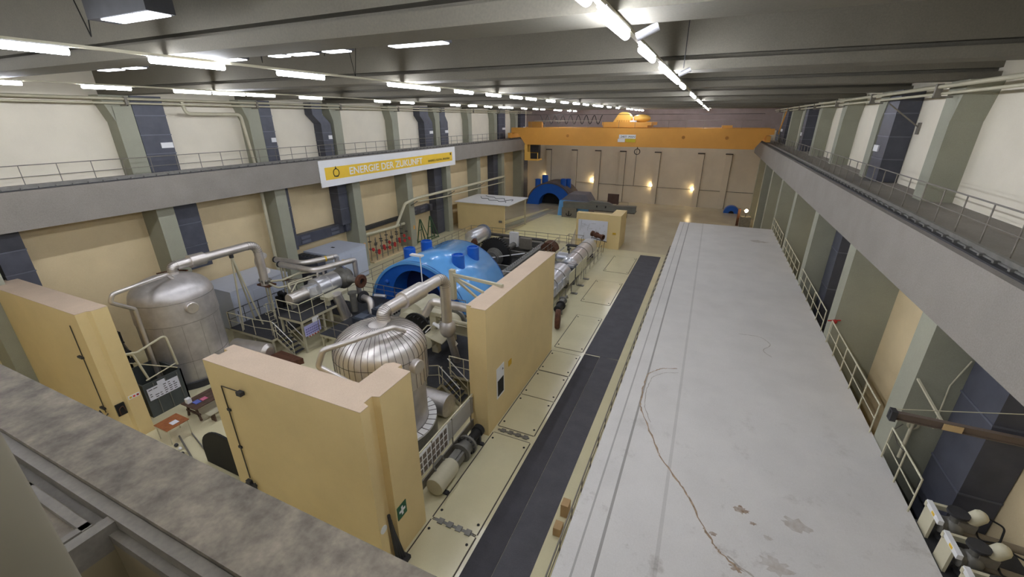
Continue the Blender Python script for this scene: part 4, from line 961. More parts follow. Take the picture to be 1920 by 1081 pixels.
t = thing('pipe_barrel', (-23, 13.2, 0), 'thick horizontal silver pipe under the left platform', 'pipe')
MB().lathe([(.5, 0), (.5, 2.3), (.3, 2.45)], (-23.9, 13.3, .55), (1, .15, 0), 28).build('pipe', m_alu, t)
MB().box(-23.2, -22.9, 13.0, 13.8, 0, .2).build('saddle', m_dark, t)
t = thing('pipe_barrel', (-9.9, 14, 0), 'thick horizontal grey pipe below the right stair', 'pipe')
MB().lathe([(.55, 0), (.55, 1.9), (.3, 2.0)], (-11.3, 13.65, .58), (1, .0, 0), 28).build('pipe', m_alu2, t)
MB().box(-10.6, -10.3, 13.2, 14.05, 0, .15).build('saddle', m_dark, t)
tag(MB().prism([(-21.6, 13.0), (-20.0, 13.1), (-19.5, 14.2), (-21.4, 14.3)], 'z', 0, .35).build('rusty_cover', m_rust), 'low rusty red cover plate beside the foot of the left stair', 'cover')
# ------------------------------------------------------------------ middle machine (high pressure turbine)
t = thing('high_pressure_turbine', (-14.8, 19, 1), 'grey machine casing with bolted flanges in front of the blue casing', 'turbine')
MB().lathe([(.3, 0), (.6, .1), (.6, .6), (.95, .75), (.95, 2.3), (.7, 2.5), (.7, 3.0), (.3, 3.1)], (-14.9, 17.8, 1.9), Y, 36).build('casing', m_legs, t)
MB().box(-16.3, -13.6, 18.2, 20.5, 1.65, 1.95).build('split_flange', m_iron, t)
q = MB()
for i in range(10):
    for x in (-16.15, -13.75): q.lathe([(.06, 0), (.06, .35)], (x, 18.35 + i * .22, 1.85), seg=8)
q.build('flange_bolts', m_black, t)
MB().lathe([(.55, 0), (.9, .02), (.9, .12), (.55, .14)], (-13.9, 17.5, 1.9), Y, 24).build('black_flange', m_black, t)
for k in range(16): MB().lathe([(.05, -.15), (.05, .15)], (-13.9 + .75 * math.cos(k * PI / 8), 17.4, 1.9 + .75 * math.sin(k * PI / 8)), Y, 6).build('stud', m_black, t)
for i in range(5): MB().lathe([(.32, 0), (.36, .02), (.36, .05), (.32, .07)], (-13.1, 16.2 + i * .14, 1.7), (.5, 1, 0), 20).build('white_ring', m_white, t)
MB().sphere((-13.4, 19.6, 2.3), .6, (1, 1, .8)).build('chest', m_legs, t)
MB().box(-16.6, -13.2, 18.0, 20.8, 1.0, 1.2).build('bedplate', m_dark, t)
t = thing('dark_gear_block', (-18.3, 18.6, 1.0), 'dark blue-grey blocky machine on the grating left of the middle machine', 'machine')
q = MB()
for a in ((-18.9, -17.6, 17.6, 18.5, 1.0, 1.5), (-18.4, -17.2, 18.8, 19.8, 1.0, 1.7), (-17.9, -17.3, 19.9, 20.5, 1.0, 1.9), (-19.2, -18.8, 18.6, 19.3, 1.0, 1.35), (-17.1, -16.7, 17.3, 18.9, 1.0, 1.4)): q.box(*a)
q.build('blocks', M('machine_bluegrey', (58, 64, 76), .6, var=.15), t)
for c in ((-18.2, -17.4, 18.9, 19.6, 1.7, 1.78), (-18.8, -18.1, 17.7, 18.3, 1.5, 1.58)): MB().box(*c).build('cover', M('machine_bluegrey2', (84, 92, 106), .5), t)
# slender lamp pole on the platform
t = thing('lamp_pole', (-15.4, 21.3, 1), 'thin white lamp pole in front of the blue casing', 'lamp')
MB().tube([(-15.8, 20.9, 1.0), (-15.8, 20.9, 4.95)], .035, 8).build('pole', m_white, t)
MB().box(-16.5, -15.6, 20.75, 21.05, 4.95, 5.05).build('lamp_head', m_white, t)
# ------------------------------------------------------------------ right valve group
t = thing('steam_valve', (-12, 18, 1.0), 'cream steam valve with a bolted flange beside the right domed vessel', 'valve')
MB().lathe([(.1, 0), (.38, .02), (.38, 1.2)], (-12.2, 16.0, 2.1), Y, 28).build('actuator', m_legs, t)
MB().lathe([(.3, 0), (.5, .02), (.5, .12), (.34, .14), (.34, .3), (.52, .32), (.52, .46), (.4, .5), (.4, .9)], (-12.2, 17.15, 2.1), Y, 28).build('bonnet', m_iron, t)
q = MB(); bolts(q, (-12.2, 17.3, 2.1), .44, 16, Y, .34, .04); q.build('studs', m_dark, t)
MB().sphere((-12.2, 18.5, 2.1), .62, (1, 1, 1), 24, 14).build('valve_body', m_legs, t)
MB().lathe([(.66, 0), (.66, .15)], (-12.2, 18.95, 2.1), Y, 28).build('rear_flange', m_iron, t)
MB().hexa([(-12.0, 17.0, 2.45), (-11.3, 17.1, 2.2), (-11.2, 16.0, 2.2), (-11.9, 15.9, 2.45), (-12.0, 17.0, 2.5), (-11.3, 17.1, 2.25), (-11.2, 16.0, 2.25), (-11.9, 15.9, 2.5)]).build('cover_plate', m_legs, t)
MB().box(-11.8, -8.6, 18.0, 18.35, 1.85, 2.35).box(-11.8, -8.6, 17.9, 18.45, 2.35, 2.4).box(-11.8, -8.6, 17.9, 18.45, 1.8, 1.85).build('support_girder', m_legs, t)
MB().box(-8.75, -8.45, 17.9, 18.5, 1.0, 1.8).box(-12.4, -12.0, 18.3, 18.7, 1.0, 1.6).build('support_foot', m_legs, t)
for i in range(4):
    MB().tube(bend([(-12.6 + .2 * i, 16.0 + .3 * i, 2.5), (-12.3 + .2 * i, 16.4 + .3 * i, 2.9), (-11.7, 16.9 + .2 * i, 2.75), (-11.5, 17.5, 2.5)], .15), .035, 6).build('small_line', m_white if i % 2 else m_legs, t)
t = thing('right_pipe_manifold', (-10.7, 16.2, 1), 'grey pipe manifold at the foot of the right riser pipe', 'pipe manifold')
MB().sphere((-10.71, 15.9, 3.3), .42, (1, 1, 1.2)).build('tee_body', m_alu2, t)
MB().tube([(-10.71, 16.0, 3.0), (-10.71, 16.6, 1.0)], .2, 14).build('down_pipe', m_alu2, t)
MB().tube([(-11.6, 16.6, 4.25), (-8.1, 16.6, 4.25)], .22, 16).build('cross_pipe', m_alu, t)
MB().tube(bend([(-12.4, 16.4, 3.5), (-12.0, 16.6, 4.25), (-11.4, 16.6, 4.25)], .3), .2, 14).build('cross_elbow', m_alu, t)
MB().tube([(-12.2, 17.2, 3.0), (-8.1, 17.2, 2.95)], .12, 10).build('lower_pipe', m_legs, t)
MB().tube(bend([(-11.9, 16.4, 3.1), (-11.0, 16.2, 2.9), (-10.5, 16.3, 2.2)], .3), .09, 8).build('curved_pipe', m_white, t)
MB().box(-13.0, -11.7, 16.8, 17.3, 3.3, 3.5).box(-12.5, -12.1, 16.9, 17.2, 1.0, 3.3).build('steel_portal', m_legs, t)
MB().lathe([(.12, 0), (.15, .02), (.15, .06), (.12, .08)], (-9.2, 17.0, 3.15), seg=14).build('red_handwheel', m_red, t)
for i in range(12):
    x = -12.9 + random.random() * 1.2; y = 17.05 + random.random() * .3
    MB().lathe([(.06, 0), (.09, .05), (.05, .2)], (x, y, 2.99), (random.uniform(-.5, .5), .1, 1), 8).build('fitting', m_iron, t)
# brace on top of the long wall
t = thing('wall_brace', (-9, 15.5, 6.1), 'cream steel brace frame fixed from the long wall towards the manifold', 'brace')
for a, c, w in (((-11.0, 17.0, 5.75), (-7.5, 15.6, 6.19), .13), ((-10.7, 16.95, 5.6), (-8.0, 14.7, 6.14), .1), ((-10.9, 17.0, 5.6), (-8.1, 16.2, 4.4), .1), ((-8.3, 16.2, 4.4), (-8.02, 16.2, 4.4), .12)):
    MB().bar(a, c, w).build('strut', m_legs, t)
MB().box(-11.1, -10.85, 16.9, 17.15, 4.4, 6.0).build('head_post', m_legs, t)
# ------------------------------------------------------------------ open second turbine behind the casing
t = thing('turbine_rotor', (-17.4, 35, 0), 'black bladed turbine rotor wheel behind the light blue casing', 'rotor')
MB().lathe([(.4, 0), (.9, .1), (1.45, .25), (1.55, .3), (1.55, .75), (1.3, .85), (.5, .9)], (-17.4, 34.3, .9), Y, 48).build('wheel', m_black, t)
q = MB()
for k in range(44):
    a = 2 * PI * k / 44
    q.bar((-17.4 + 1.52 * math.cos(a), 34.78, .9 + 1.52 * math.sin(a)), (-17.4 + 1.68 * math.cos(a), 34.78, .9 + 1.68 * math.sin(a)), .09, .45, (0, 1, 0))
q.build('blades', m_black, t)
for i in range(5): MB().lathe([(.62 + .06 * i, 0), (.66 + .06 * i, .04), (.62 + .06 * i, .08)], (-17.3, 33.7 + i * .14, .85), Y, 32).build('labyrinth_ring', m_iron, t)
MB().lathe([(.3, 0), (.3, 9.5)], (-17.4, 31.5, .8), Y, 20).build('shaft', m_iron, t)
t = thing('lower_turbine_casing', (-17, 34, 0), 'open grey lower turbine casing with bolted edges around the black rotor', 'turbine casing')
MB().box(-20.3, -19.7, 29.5, 41.5, 0, .75).box(-15.1, -14.5, 29.5, 41.5, 0, .75).box(-20.3, -14.5, 41.0, 41.5, 0, .75).box(-14.5, -12.2, 30.5, 38.5, 0, .5).build('edge_flange', m_iron, t)
q = MB()
for i in range(26):
    for x in (-20.0, -14.8, -12.5): q.lathe([(.06, 0), (.06, .16)], (x, 30 + i * .43, .75 if x != -12.5 else .5), seg=6)
o = q.build('edge_studs', m_chrome, t); o['kind'] = 'stuff'
for y in (31.5, 33.0, 37.5, 39.2): MB().box(-19.7, -15.1, y, y + .25, 0, .6).build('cross_rib', m_iron, t)
MB().prism(arc(-13.8, .45, .85, 0, PI, 20), 'y', 39.4, 40.6).build('rusty_half_shell', m_rust, t)
MB().box(-16.6, -15.4, 38.6, 39.1, .6, 1.7).build('grey_screen', m_steelp, t)
MB().box(-17.9, -17.0, 39.0, 39.4, .6, 2.1).build('white_screen', m_white, t)
MB().bar((-17.6, 33.2, 1.0), (-14.7, 35.5, 1.2), .08).bar((-16.2, 31.0, .8), (-13.2, 31.0, .9), .06).build('loose_bars', m_white, t)
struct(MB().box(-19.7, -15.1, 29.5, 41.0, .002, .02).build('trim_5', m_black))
t = thing('silver_tank', (-22.3, 39, 0), 'silver horizontal tank end with a rusty flange at the far left of the turbine pit', 'tank')
MB().lathe([(.3, -.2), (.75, 0), (.85, .2), (.85, 2.9), (.8, 3.0)], (-22.3, 38.6, 1.0), Y, 32).build('shell', m_chrome, t)
MB().lathe([(.9, 0), (.95, .02), (.95, .25), (.9, .27)], (-22.3, 41.4, 1.0), Y, 32).build('flange_band', M('flange_bluegrey', (120, 126, 140), .5, metal=.3), t)
MB().lathe([(.25, 0), (.25, .8), (.36, .82), (.36, 1.0), (.2, 1.0)], (-21.6, 38.2, 1.0), (.5, -1, 0), 18).build('rusty_nozzle', m_rust, t)
MB().box(-22.9, -21.7, 39.2, 39.6, 0, .3).box(-22.9, -21.7, 40.8, 41.1, 0, .3).build('saddle', m_dark, t)
t = thing('walkway_bridge', (-19.3, 43, .3), 'narrow dark steel walkway crossing behind the black rotor', 'walkway')
MB().box(-23.4, -15.3, 42.6, 43.3, .45, .58).build('deck', m_dark, t)
for x in (-23, -20.5, -18, -15.6): MB().box(x - .05, x + .05, 42.7, 43.2, 0, .45).build('foot', m_dark, t)
t = thing('walkway_bridge', (-13.5, 42.6, .3), 'short dark platform beside the silver tanks', 'walkway')
MB().box(-12.6, -10.8, 41.7, 42.4, .5, .6).build('deck', m_dark, t)
for x in (-12.4, -11): MB().box(x - .05, x + .05, 41.8, 42.3, 0, .5).build('foot', m_dark, t)
# railings around the pit
GG = 'grey railings around the turbine pit'
railing('pit_railing', [(-25.2, 23.5, 0), (-25.2, 43.8, 0)], 'long dark railing between the red valves and the blue casing', m_railg, h=1.05, step=1.4, r=.022, mids=(.35, .7), group=GG)
railing('pit_railing', [(-25.2, 43.9, 0), (-12.6, 43.9, 0)], 'dark railing along the far edge of the turbine pit', m_railg, h=1.05, step=1.4, r=.022, mids=(.35, .7), group=GG)
railing('pit_railing', [(-12.5, 41.6, .6), (-12.5, 42.4, .6), (-10.9, 42.4, .6), (-10.9, 41.6, .6)], 'dark railing around the short platform beside the silver tanks', m_railg, h=1.05, step=.8, r=.022, mids=(.5,), group=GG)
railing('pit_railing', [(-13.2, 34.5, .5), (-13.2, 41.0, .5)], 'dark railing beside the rusty half shell', m_railg, h=1.05, step=1.1, r=.022, mids=(.5,), group=GG)
railing('pit_railing', [(-8.75, 26.5, 0), (-8.75, 41.5, 0)], 'pale railing along the outer side of the silver tanks', m_railg, h=1.1, step=1.5, r=.025, mids=(.55,), group=GG)
# silver tanks on the right of the pit
def tank(y0, y1, lab, r, cx=-10.0, z=.95):
    t = thing('silver_tank', (cx, (y0 + y1) / 2, 0), lab, 'tank')
    MB().lathe([(.3, -.15), (r * .8, -.05), (r, .15), (r, y1 - y0 - .15), (r * .8, y1 - y0), (.3, y1 - y0 + .1)], (cx, y0, z), Y, 36).build('shell', m_chrome, t)
    q = MB()
    for k in range(1, 4): q.lathe([(r + .005, 0), (r + .03, .01), (r + .03, .09), (r + .005, .1)], (cx, y0 + (y1 - y0) * k / 4, z), Y, 36, caps=False)
    q.build('bands', m_iron, t)
    for y in (y0 + .8, y1 - .8): MB().box(cx - r * .8, cx + r * .8, y - .12, y + .12, 0, max(.1, z - r * .75)).build('saddle', m_dark, t)
    return t
tn = tank(24.8, 32.3, 'nearer long silver tank emerging behind the long cream wall', .95)
tt = tank(34.2, 41.4, 'farther silver tank with a side branch near the screen wall', .78)
MB().lathe([(.5, 0), (.5, 1.5), (.4, 1.6)], (-10.1, 36.2, 1.0), (-1, .1, 0), 24).build('side_branch', m_chrome, tt)
MB().tube([(-10.6, 36.2, 1.4), (-10.6, 36.2, 1.95)], .06).lathe([(.2, 0), (.2, .05)], (-10.6, 36.2, 1.95), seg=14).build('valve_stem', m_dark, tt)
t = thing('tank_connector', (-10, 33.2, 0), 'dark riveted frame joining the two silver tanks', 'machine')
MB().box(-12.2, -9.0, 32.5, 34.0, .2, 1.35).box(-12.4, -8.9, 32.4, 32.6, 0, 1.5).build('frame', M('connector_grey', (88, 90, 92), .5, metal=.4, var=.2), t)
for i in range(3): MB().box(-9.7 + i * .02, -9.1, 32.6 + i * .45, 32.9 + i * .45, 1.5, 1.62).build('hatch', m_chrome, t)
for i, (y, h) in enumerate(((30.6, .95), (32.5, .95), (34.2, .95))):
    t = thing('board_stand', (-8.45, y, 0), 'pale information panel standing on the outer tank railing, %s' % ('nearest of three', 'middle of three', 'farthest of three')[i], 'board', 'information panels by the silver tanks')
    MB().box(-8.62, -8.58, y - .75, y + .75, .95, 1.9).build('panel', m_rail, t)
    MB().tube([(-8.6, y, 0.05), (-8.6, y, .95)], .025, 6).build('pole', m_railg, t)
    MB().box(-8.62, -8.1, y - .15, y + .15, 0, .05).build('base_plate', m_iron, t)
for i in range(4):
    y = 26.0 + i * 1.2
    MB().box(-9.06, -9.0, y, y + .75, .85, 1.45).build('name_plate', M('tank_plate', (196, 196, 200), .5), tn)
t = thing('black_motor', (-8.35, 26.1, 0), 'black ribbed motor on a small stand beside the nearer silver tank', 'motor')
MB().lathe([(.2, 0), (.26, .03), (.26, .75), (.34, .78), (.34, .9), (.15, .92)], (-8.2, 25.8, .62), (0, 1, 0), 24).build('motor_body', m_black, t)
MB().box(-8.4, -8.0, 25.9, 26.5, .3, .36).box(-8.38, -8.32, 25.9, 26.0, 0, .3).box(-8.08, -8.02, 26.4, 26.5, 0, .3).box(-8.38, -8.32, 26.4, 26.5, 0, .3).box(-8.08, -8.02, 25.9, 26.0, 0, .3).build('stand', m_iron, t)
MB().lathe([(.2, 0), (.22, .02), (.22, .4), (.3, .42), (.3, .5)], (-8.3, 27.0, .62), (0, 1, .1), 18).tube(bend([(-8.3, 27.5, .6), (-8.3, 28.3, .7), (-8.4, 28.9, .3)], .2), .08).build('gearbox', m_iron, t)
t = thing('flywheel', (-7.9, 24.6, 0), 'dark brown round wheel leaning at the far end of the long wall', 'wheel')
MB().lathe([(.3, 0), (.62, .03), (.66, .1), (.66, .28), (.6, .35), (.2, .38)], (-7.85, 24.3, .66), (1, .25, 0), 36).build('disc', m_rust, t)
# ------------------------------------------------------------------ cabinets along the left wall
def cabinet(x0, x1, y0, y1, h, lab, doors):
    t = thing('electrical_cabinet', ((x0 + x1) / 2, (y0 + y1) / 2, 0), lab, 'cabinet')
    MB().box(x0, x1, y0, y1, .06, h).build('body', m_cab, t)
    MB().box(x0 + .05, x1 - .03, y0 + .05, y1 - .05, 0, .06).build('plinth', m_dark, t)
    MB().box(x0, x1 + .02, y0 - .02, y1 + .02, h, h + .04).build('top_cover', m_cab, t)
    w = (y1 - y0) / doors
    for i in range(doors):
        d = MB().box(x1 + .001, x1 + .02, y0 + w * i + .06, y0 + w * (i + 1) - .06, .2, h - .35).build('door', m_cab, t)
        MB().box(x1 + .02, x1 + .04, y0 + w * i + .16, y0 + w * i + .2, 1.3, 1.5).build('handle', m_dark, d)
    return t
cabinet(-29.6, -26.4, 23.6, 27.35, 2.83, 'big pale blue electrical cabinet between the left columns beside the red valves', 2)
cabinet(-29.6, -26.4, 15.2, 19.4, 2.83, 'big pale blue electrical cabinet behind the left vessel', 3)
t = thing('cabinet_annex', (-28, 23.1, 0), 'dark grey ribbed unit attached to the left of the pale cabinet', 'cabinet')
MB().box(-29.6, -27.2, 22.75, 23.5, 0, 2.75).build('body', m_duct, t)
q = MB()
for i in range(5): q.box(-29.3 + i * .42, -29.02 + i * .42, 22.85, 23.4, 2.75, 2.8)
q.build('top_slots', m_dark, t)
tag(MB().box(-28.3, -28.0, 25.3, 25.45, 2.87, 2.9).build('dark_tool', m_ink), 'tiny dark object lying on top of the pale cabinet', 'object')
# row of red hand valves
vp = None
spots = []
for i in range(14):
    y = 30.4 + i * .4; spots.append((-28.75 + (.32 if i % 2 else 0), y, .9 + (.38 if i % 3 == 0 else 0) + .02 * i))
for i, (x, y, z) in enumerate(spots):
    lab = 'red handwheel valve on thin pipes at the left wall, %s counted from the pale cabinet' % ('first' if i == 0 else nth(i))
    if vp is None:
        vp = thing('handwheel_valve', (x, y, 0), lab, 'valve', 'row of red handwheel valves'); vz = z
        MB().tube([(x, y, 0), (x, y, 2.6)], .035, 8).build('standing_pipe', m_iron, vp)
        MB().sphere((x, y, z), .13).tube([(x, y, z), (x + .3, y, z)], .035, 8).build('valve_body', m_iron, vp)
        MB().lathe([(.04, 0), (.17, .0), (.19, .03), (.17, .06), (.04, .06)], (x + .3, y, z), (1, 0, .3), 16).build('handwheel', m_red, vp)
        MB().lathe([(.16, 0), (.16, .05)], (x, y, 2.0), seg=12).build('pipe_flange', m_dark, vp)
    else:
        copy_tree(vp, (x, y, z - vz), lab, 'row of red handwheel valves')
tag(MB().tube([(-28.9, 30.0, 2.62), (-28.9, 36.0, 2.62)], .14, 12).build('header_pipe', m_rail), 'thick pale header pipe above the red valves', 'pipe')
tag(MB().box(-29.2, -28.2, 30.1, 36.0, 0, .12).build('valve_plinth', m_wall), 'low cream plinth under the red valves', 'plinth')
# green A-frames
for i, y in enumerate((37.6, 39.5)):
    t = thing('green_trestle', (-28.5, y + .8, 0), 'dark green steel A-frame leaning by the left wall, the %s one' % ('nearer', 'farther')[i], 'trestle')
    x = -28.6
    MB().bar((x, y, 0), (x, y + .75, 2.6), .09).bar((x, y + 1.5, 0), (x, y + .75, 2.6), .09).bar((x, y + .1, .15), (x, y + 1.4, .15), .09).bar((x, y + .4, 1.4), (x, y + 1.1, 1.4), .07).build('frame', m_green, t)
    MB().bar((x + .6, y, 0), (x + .1, y + .75, 2.6), .08).bar((x + .6, y + 1.5, 0), (x + .1, y + .75, 2.6), .08).bar((x + .6, y + .1, .15), (x + .6, y + 1.4, .15), .08).build('rear_frame', m_green, t)
# small signs on the left columns
for y, z, lab in ((29.0, 1.9, 'small orange label on the third left column'), (36.6, 1.9, 'small orange and white label on the left column beside the green frames')):
    board('column_label', lab, 'sign', (-28.18, y, z), YX, ZZ, .25, .4, M('label_orange', (226, 170, 90), .6))
# ------------------------------------------------------------------ notice box by the left vessel
t = thing('notice_enclosure', (-23, 8.7, 0), 'dark grey enclosure with cream handrails beside the left vessel', 'enclosure')
MB().box(-24.2, -22.0, 7.85, 7.9, 0, 1.75).box(-22.06, -22.0, 7.9, 9.5, 0, 1.75).box(-24.2, -22.0, 9.44, 9.5, 0, 1.75).box(-24.2, -24.14, 7.9, 9.5, 0, 1.75).build('side_panels', M('enclosure_grey', (74, 80, 80), .55, var=.12), t)
MB().tube(bend([(-22.0, 7.7, 3.5), (-22.05, 8.15, 3.35), (-22.05, 9.35, 3.65), (-22.05, 9.45, 2.0)], .2), .05, 10).build('handrail', m_rail, t)
MB().tube(bend([(-22.6, 7.5, 3.4), (-22.4, 8.1, 3.2), (-22.3, 8.3, 1.75)], .2), .05, 10).build('handrail', m_rail, t)
MB().tube([(-22.05, 8.1, 1.9), (-22.05, 9.4, 2.1)], .03, 8).tube([(-23.8, 8.4, 2.2), (-22.05, 9.4, 1.85)], .03, 8).build('mid_rail', m_rail, t)
for y in (8.25, 8.75, 9.25): MB().box(-22.0, -21.97, y, y + .03, 0.05, 1.7).build('seam_strip', m_iron, t)
t = board('notice_sheet', 'large white printed notice with a raised middle tab on the dark enclosure', 'sign', (-21.96, 7.95, .88), YX, ZZ, 1.3, .62, m_paper)
decal(t, 'title_tab', (-21.96, 7.95, .88), YX, ZZ, .45, .78, .62, .8, m_paper)
q = MB()
for i in range(5):
    for j in range(6):
        if random.random() < .75: q.box(-21.96, -21.952, 8.0 + j * .2, 8.0 + j * .2 + random.uniform(.08, .16), .95 + i * .11, .95 + i * .11 + .03)
q.build('printed_lines', m_ink, t)
t = board('sticker_row', 'white strip with three small coloured symbols on the end of the left wall', 'sign', (-21.06, 6.95, 1.9), YX, ZZ, .42, .16, m_white)
for i, mm in enumerate((m_yel, m_redp, m_red)): decal(t, 'symbol', (-21.06, 6.95, 1.9), YX, ZZ, .04 + i * .13, .12 + i * .13, .04, .12, mm)
t = thing('hose_niche', (-21.15, 6.62, 1.3), 'dark square box with a coiled cable on the end of the left wall', 'wall box')
MB().box(-21.19, -21.12, 6.48, 6.79, 1.35, 1.9).build('box', m_black, t)
MB().tube(bend([(-21.1, 6.55, 1.4), (-21.08, 6.55, 1.7), (-21.08, 6.7, 1.8), (-21.1, 6.75, 1.5)], .08), .015, 6).build('cable', m_rust, t)
t = thing('metal_steps', (-24.4, 8.6, 1.5), 'grey steel walkway and steps behind the notice enclosure', 'steps')
for i in range(4): MB().box(-25.6 - i * .35, -25.0 - i * .35, 8.0, 9.3, 1.0 + i * .45, 1.06 + i * .45).build('tread', m_deck, t)
MB().bar((-24.8, 7.95, .2), (-26.9, 7.95, 2.7), .05, .2).bar((-24.8, 9.35, .2), (-26.9, 9.35, 2.7), .05, .2).build('stringer', m_steelp, t)
MB().box(-28.0, -26.4, 7.9, 9.4, 2.75, 2.85).build('landing', m_deck, t)
MB().box(-28.0, -26.4, 7.9, 9.4, 0, 2.74).build('dark_base', m_dark, t)
# desk and bench
t = thing('school_desk', (-19.75, 7.6, 0), 'small brown desk with cream tubular legs and a sheet on it', 'desk')
MB().box(-20.2, -19.25, 7.1, 8.0, .72, .75).build('desk_top', m_wood, t)
for x, y in ((-20.15, 7.15), (-19.3, 7.15), (-20.15, 7.95), (-19.3, 7.95)): MB().tube([(x, y, 0), (x, y, .72)], .02, 8).build('leg', m_rail, t)
MB().box(-20.1, -19.35, 7.12, 7.14, .62, .7).box(-20.1, -19.35, 7.94, 7.96, .62, .7).build('apron', m_rail, t)
tag(MB().box(-19.75, -19.45, 7.45, 7.72, .752, .756).build('paper_sheet', m_paper), 'white and blue sheet lying on the small brown desk', 'paper')
t = thing('wooden_bench', (-20.2, 9.9, 0), 'long dark wooden table with things lying on it beside the enclosure', 'table')
for i in range(4): MB().box(-20.75 + i * .28, -20.49 + i * .28, 8.5, 11.4, .7, .75).build('plank', m_woodd, t)
for y in (8.65, 11.1):
    MB().bar((-20.7, y, 0), (-20.5, y, .7), .08).bar((-19.75, y, 0), (-19.95, y, .7), .08).box(-20.7, -19.7, y - .04, y + .04, .3, .38).build('trestle', m_woodd, t)
t = thing('wooden_bench', (-19.2, 10, 0), 'pale slatted bench in front of the dark wooden table', 'bench')
MB().box(-19.4, -19.05, 8.7, 11.2, .42, .46).build('seat', m_legs, t)
for y in (8.9, 11.0): MB().box(-19.38, -19.08, y - .03, y + .03, 0, .42).build('leg', m_woodd, t)
tag(MB().box(-20.55, -20.35, 8.6, 8.8, .752, 1.0).build('white_carton', m_white, bevel=.01), 'white carton standing on the dark wooden table', 'carton')
tag(MB().box(-20.3, -20.0, 8.75, 9.0, .752, .79).build('blue_booklet', M('booklet_blue', (96, 110, 190), .6)), 'blue booklet lying on the dark wooden table', 'booklet')
tag(MB().box(-20.25, -20.0, 9.05, 9.3, .752, .78).build('pink_booklet', M('booklet_pink', (206, 110, 140), .6)), 'pink booklet lying between carton and red folder', 'booklet')
tag(MB().box(-20.35, -20.0, 9.7, 10.15, .752, .77).build('red_folder', m_redp), 'bright red folder lying on the dark wooden table', 'folder')
# black tombstone shaped panel left of the foreground wall
pan = [(-16.95, .02), (-14.2, .02), (-14.2, .9), (-14.4, 1.3)] + [(-15.3 + .9 * math.cos(a), 1.1 + .75 * math.sin(a)) for a in [.25 + (PI - .25) * k / 12 for k in range(13)]][1:] + [(-16.6, .6)]
pan = [(-16.9, .02), (-13.9, .02), (-14.1, .9)] + [(-15.5 + 1.4 * math.cos(a), .7 + 1.15 * math.sin(a)) for a in [PI * k / 16 for k in range(1, 16)]] + [(-16.9, .7)]
tag(MB().prism(pan, 'y', 7.15, 7.22).build('black_sheet_board', m_black), 'black round-topped panel standing left of the foreground wall', 'panel')
t = thing('floor_junk_rail', (-18.6, 7.2, 0), 'low steel rail with small dark and white parts on the floor by the desk', 'rail')
MB().bar((-19.5, 7.55, .05), (-16.9, 6.75, .05), .06, .1).bar((-19.2, 7.9, .04), (-16.9, 7.3, .04), .04, .08).build('rail', m_iron, t)
for i in range(6): MB().sphere((-19.0 + i * .38, 7.15 - i * .1 + .04 * (i % 2), .08), .08 - .01 * (i % 2)).build('white_knob', m_white if i % 2 else m_dark, t)
# ------------------------------------------------------------------ right side by the camera: motor valves and jib beam
t = thing('valve_platform', (6.9, 9, 0), 'dark steel platform beyond the near right edge of the white roof', 'platform')
MB().box(6.02, 7.78, 6.9, 11.2, 3.55, 3.65).build('deck', m_dark, t)
for y in (7.2, 9, 11): MB().box(6.1, 6.2, y - .05, y + .05, 0, 3.55).build('leg', m_dark, t)
mv = None
for i, (x, y) in enumerate(((6.35, 10.75), (6.6, 9.85), (6.6, 8.95))):
    lab = 'motor valve with a cream cap at the near right roof edge, %s of three' % ('farthest', 'middle', 'nearest')[i]
    if mv is None:
        mv = thing('motor_valve', (x, y, 3.65), lab, 'valve', 'motor valves at the right edge')
        MB().box(x - .3, x - .24, y - .1, y + .35, 3.65, 4.3).box(x - .33, x + .1, y + .28, y + .36, 4.25, 4.38).build('bracket', m_rail, mv)
        MB().box(x - .32, x - .22, y - .3, y + .35, 4.3, 4.42).build('front_plate', m_white, mv)
        MB().box(x - .33, x - .3, y - .1, y + .02, 4.33, 4.39).build('yellow_label', m_yel, mv)
        MB().sphere((x + .1, y, 4.1), .22).lathe([(.12, 0), (.2, .02), (.2, .1), (.1, .12)], (x - .15, y, 4.1), (1, 0, 0), 16).lathe([(.1, -.4), (.1, .4)], (x + .1, y, 4.1), (0, 0, 1), 12).build('valve_body', m_iron, mv)
        MB().lathe([(.16, 0), (.2, .02), (.2, .08)], (x + .1, y, 3.68), seg=16).build('flange', m_dark, mv)
        MB().lathe([(.2, 0), (.2, .06)], (x + .1, y, 4.5), seg=16).build('flange', m_dark, mv)
        MB().lathe([(.12, 0), (.15, .02), (.15, .28), (.12, .34), (.05, .38)], (x + .35, y + .05, 4.35), (.55, -.1, 1), 20).build('motor_cap', m_rail, mv)
        MB().box(x + .12, x + .45, y - .12, y + .15, 4.15, 4.38).build('gearbox', m_steelp, mv)
        MB().tube(bend([(x + .6, y, 4.6), (x + .85, y - .1, 4.55), (x + .8, y - .25, 4.2), (x + .5, y - .2, 4.1), (x + .5, y, 4.2)], .12), .02, 6).build('cable', m_black, mv)
        MB().tube([(x + .2, y, 4.05), (7.72, y - .1, 4.05)], .09, 12).build('discharge_pipe', M('pipe_brown', (134, 122, 102), .6), mv)
    else:
        copy_tree(mv, (x - .2 + .1 * 0, y, 3.65) if False else (x - .25, y, 3.65), lab, 'motor valves at the right edge')
t = thing('jib_beam', (6.4, 11.7, 6.2), 'brown steel jib beam with a label and tie rod under the right crane beam', 'jib beam')
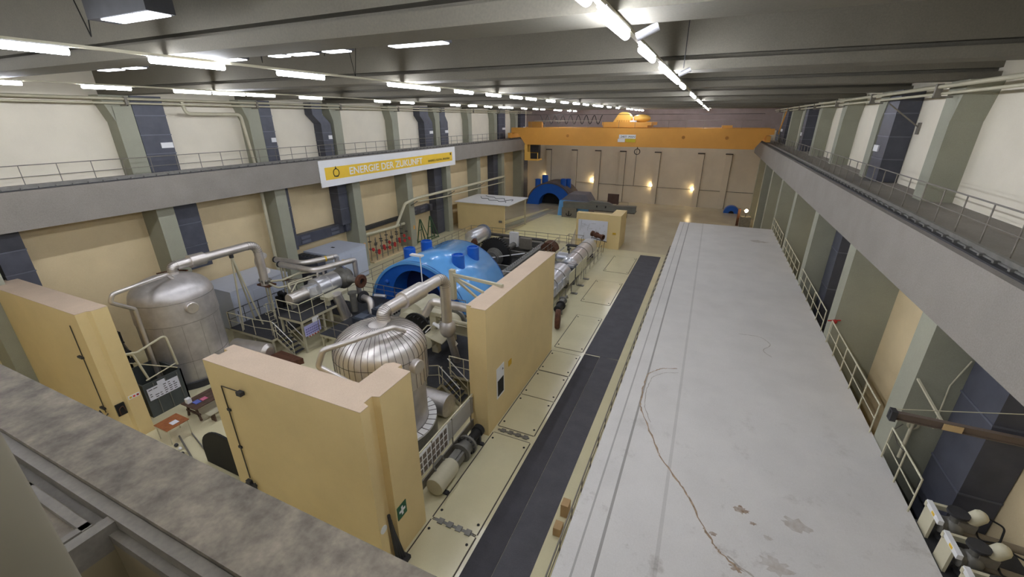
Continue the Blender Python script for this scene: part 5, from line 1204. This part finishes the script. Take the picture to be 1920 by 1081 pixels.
MB().box(5.0, 7.75, 11.64, 11.76, 6.26, 6.28).box(5.0, 7.75, 11.64, 11.76, 6.08, 6.1).box(5.0, 7.75, 11.69, 11.71, 6.1, 6.26).build('i_beam', M('jib_brown', (112, 98, 86), .6, var=.1), t)
MB().box(5.0, 5.12, 11.6, 11.8, 6.04, 6.32).build('end_plate', m_dark, t)
MB().box(6.0, 6.36, 11.62, 11.64, 6.1, 6.26).build('load_label', M('label_beige', (206, 178, 130), .6), t)
MB().bar((6.05, 13.48, 6.4), (6.0, 11.75, 6.25), .05).build('tie_rod', m_legs, t)
MB().tube([(5.1, 11.7, 6.35), (7.7, 11.7, 7.0)], .012, 5).build('stay_cable', m_legs, t)
t = thing('wall_fittings', (6.5, 13.45, 4.5), 'pale pull rod with a small wheel on the nearest right column', 'fitting')
MB().tube([(6.3, 13.42, 5.15), (6.25, 13.3, 3.9)], .05, 8).build('rod', m_legs, t)
MB().lathe([(.1, 0), (.14, .01), (.14, .03), (.1, .04)], (6.3, 13.4, 5.0), (0, -1, 0), 16, caps=False).build('wheel', m_legs, t)
MB().tube([(6.9, 13.42, 7.2), (6.7, 13.42, 6.4), (6.75, 13.42, 5.0)], .02, 6).build('cable', m_legs, t)
t = thing('red_valve', (6.0, 21.0, 4.7), 'small red valve with a hook on the second right column', 'valve')
MB().sphere((6.0, 20.95, 4.75), .1).tube([(5.75, 20.95, 4.75), (6.2, 20.95, 4.85)], .03).build('body', m_red, t)
tag(MB().tube([(6.1, 13.4, 4.95), (5.95, 13.4, 4.7), (5.92, 12.9, 4.6), (5.9, 12.3, 4.75)], .012, 5).build('safety_chain', m_seam), 'thin chain hanging at the nearest bay of the roof edge railing', 'chain')
for i, (y, w) in enumerate(((26.3, 'upper right wall near the big duct'), (14.5, 'upper right wall near the camera'))):
    t = thing('wall_bracket', (8.3, y, 13), 'diagonal steel bracket holding the ceiling pipes, on the ' + w, 'bracket')
    MB().bar((7.05, y, 13.6), (8.36, y, 12.6), .05).box(8.34, 8.4, y - .15, y + .15, 12.3, 12.8).build('strut', m_steelp, t)
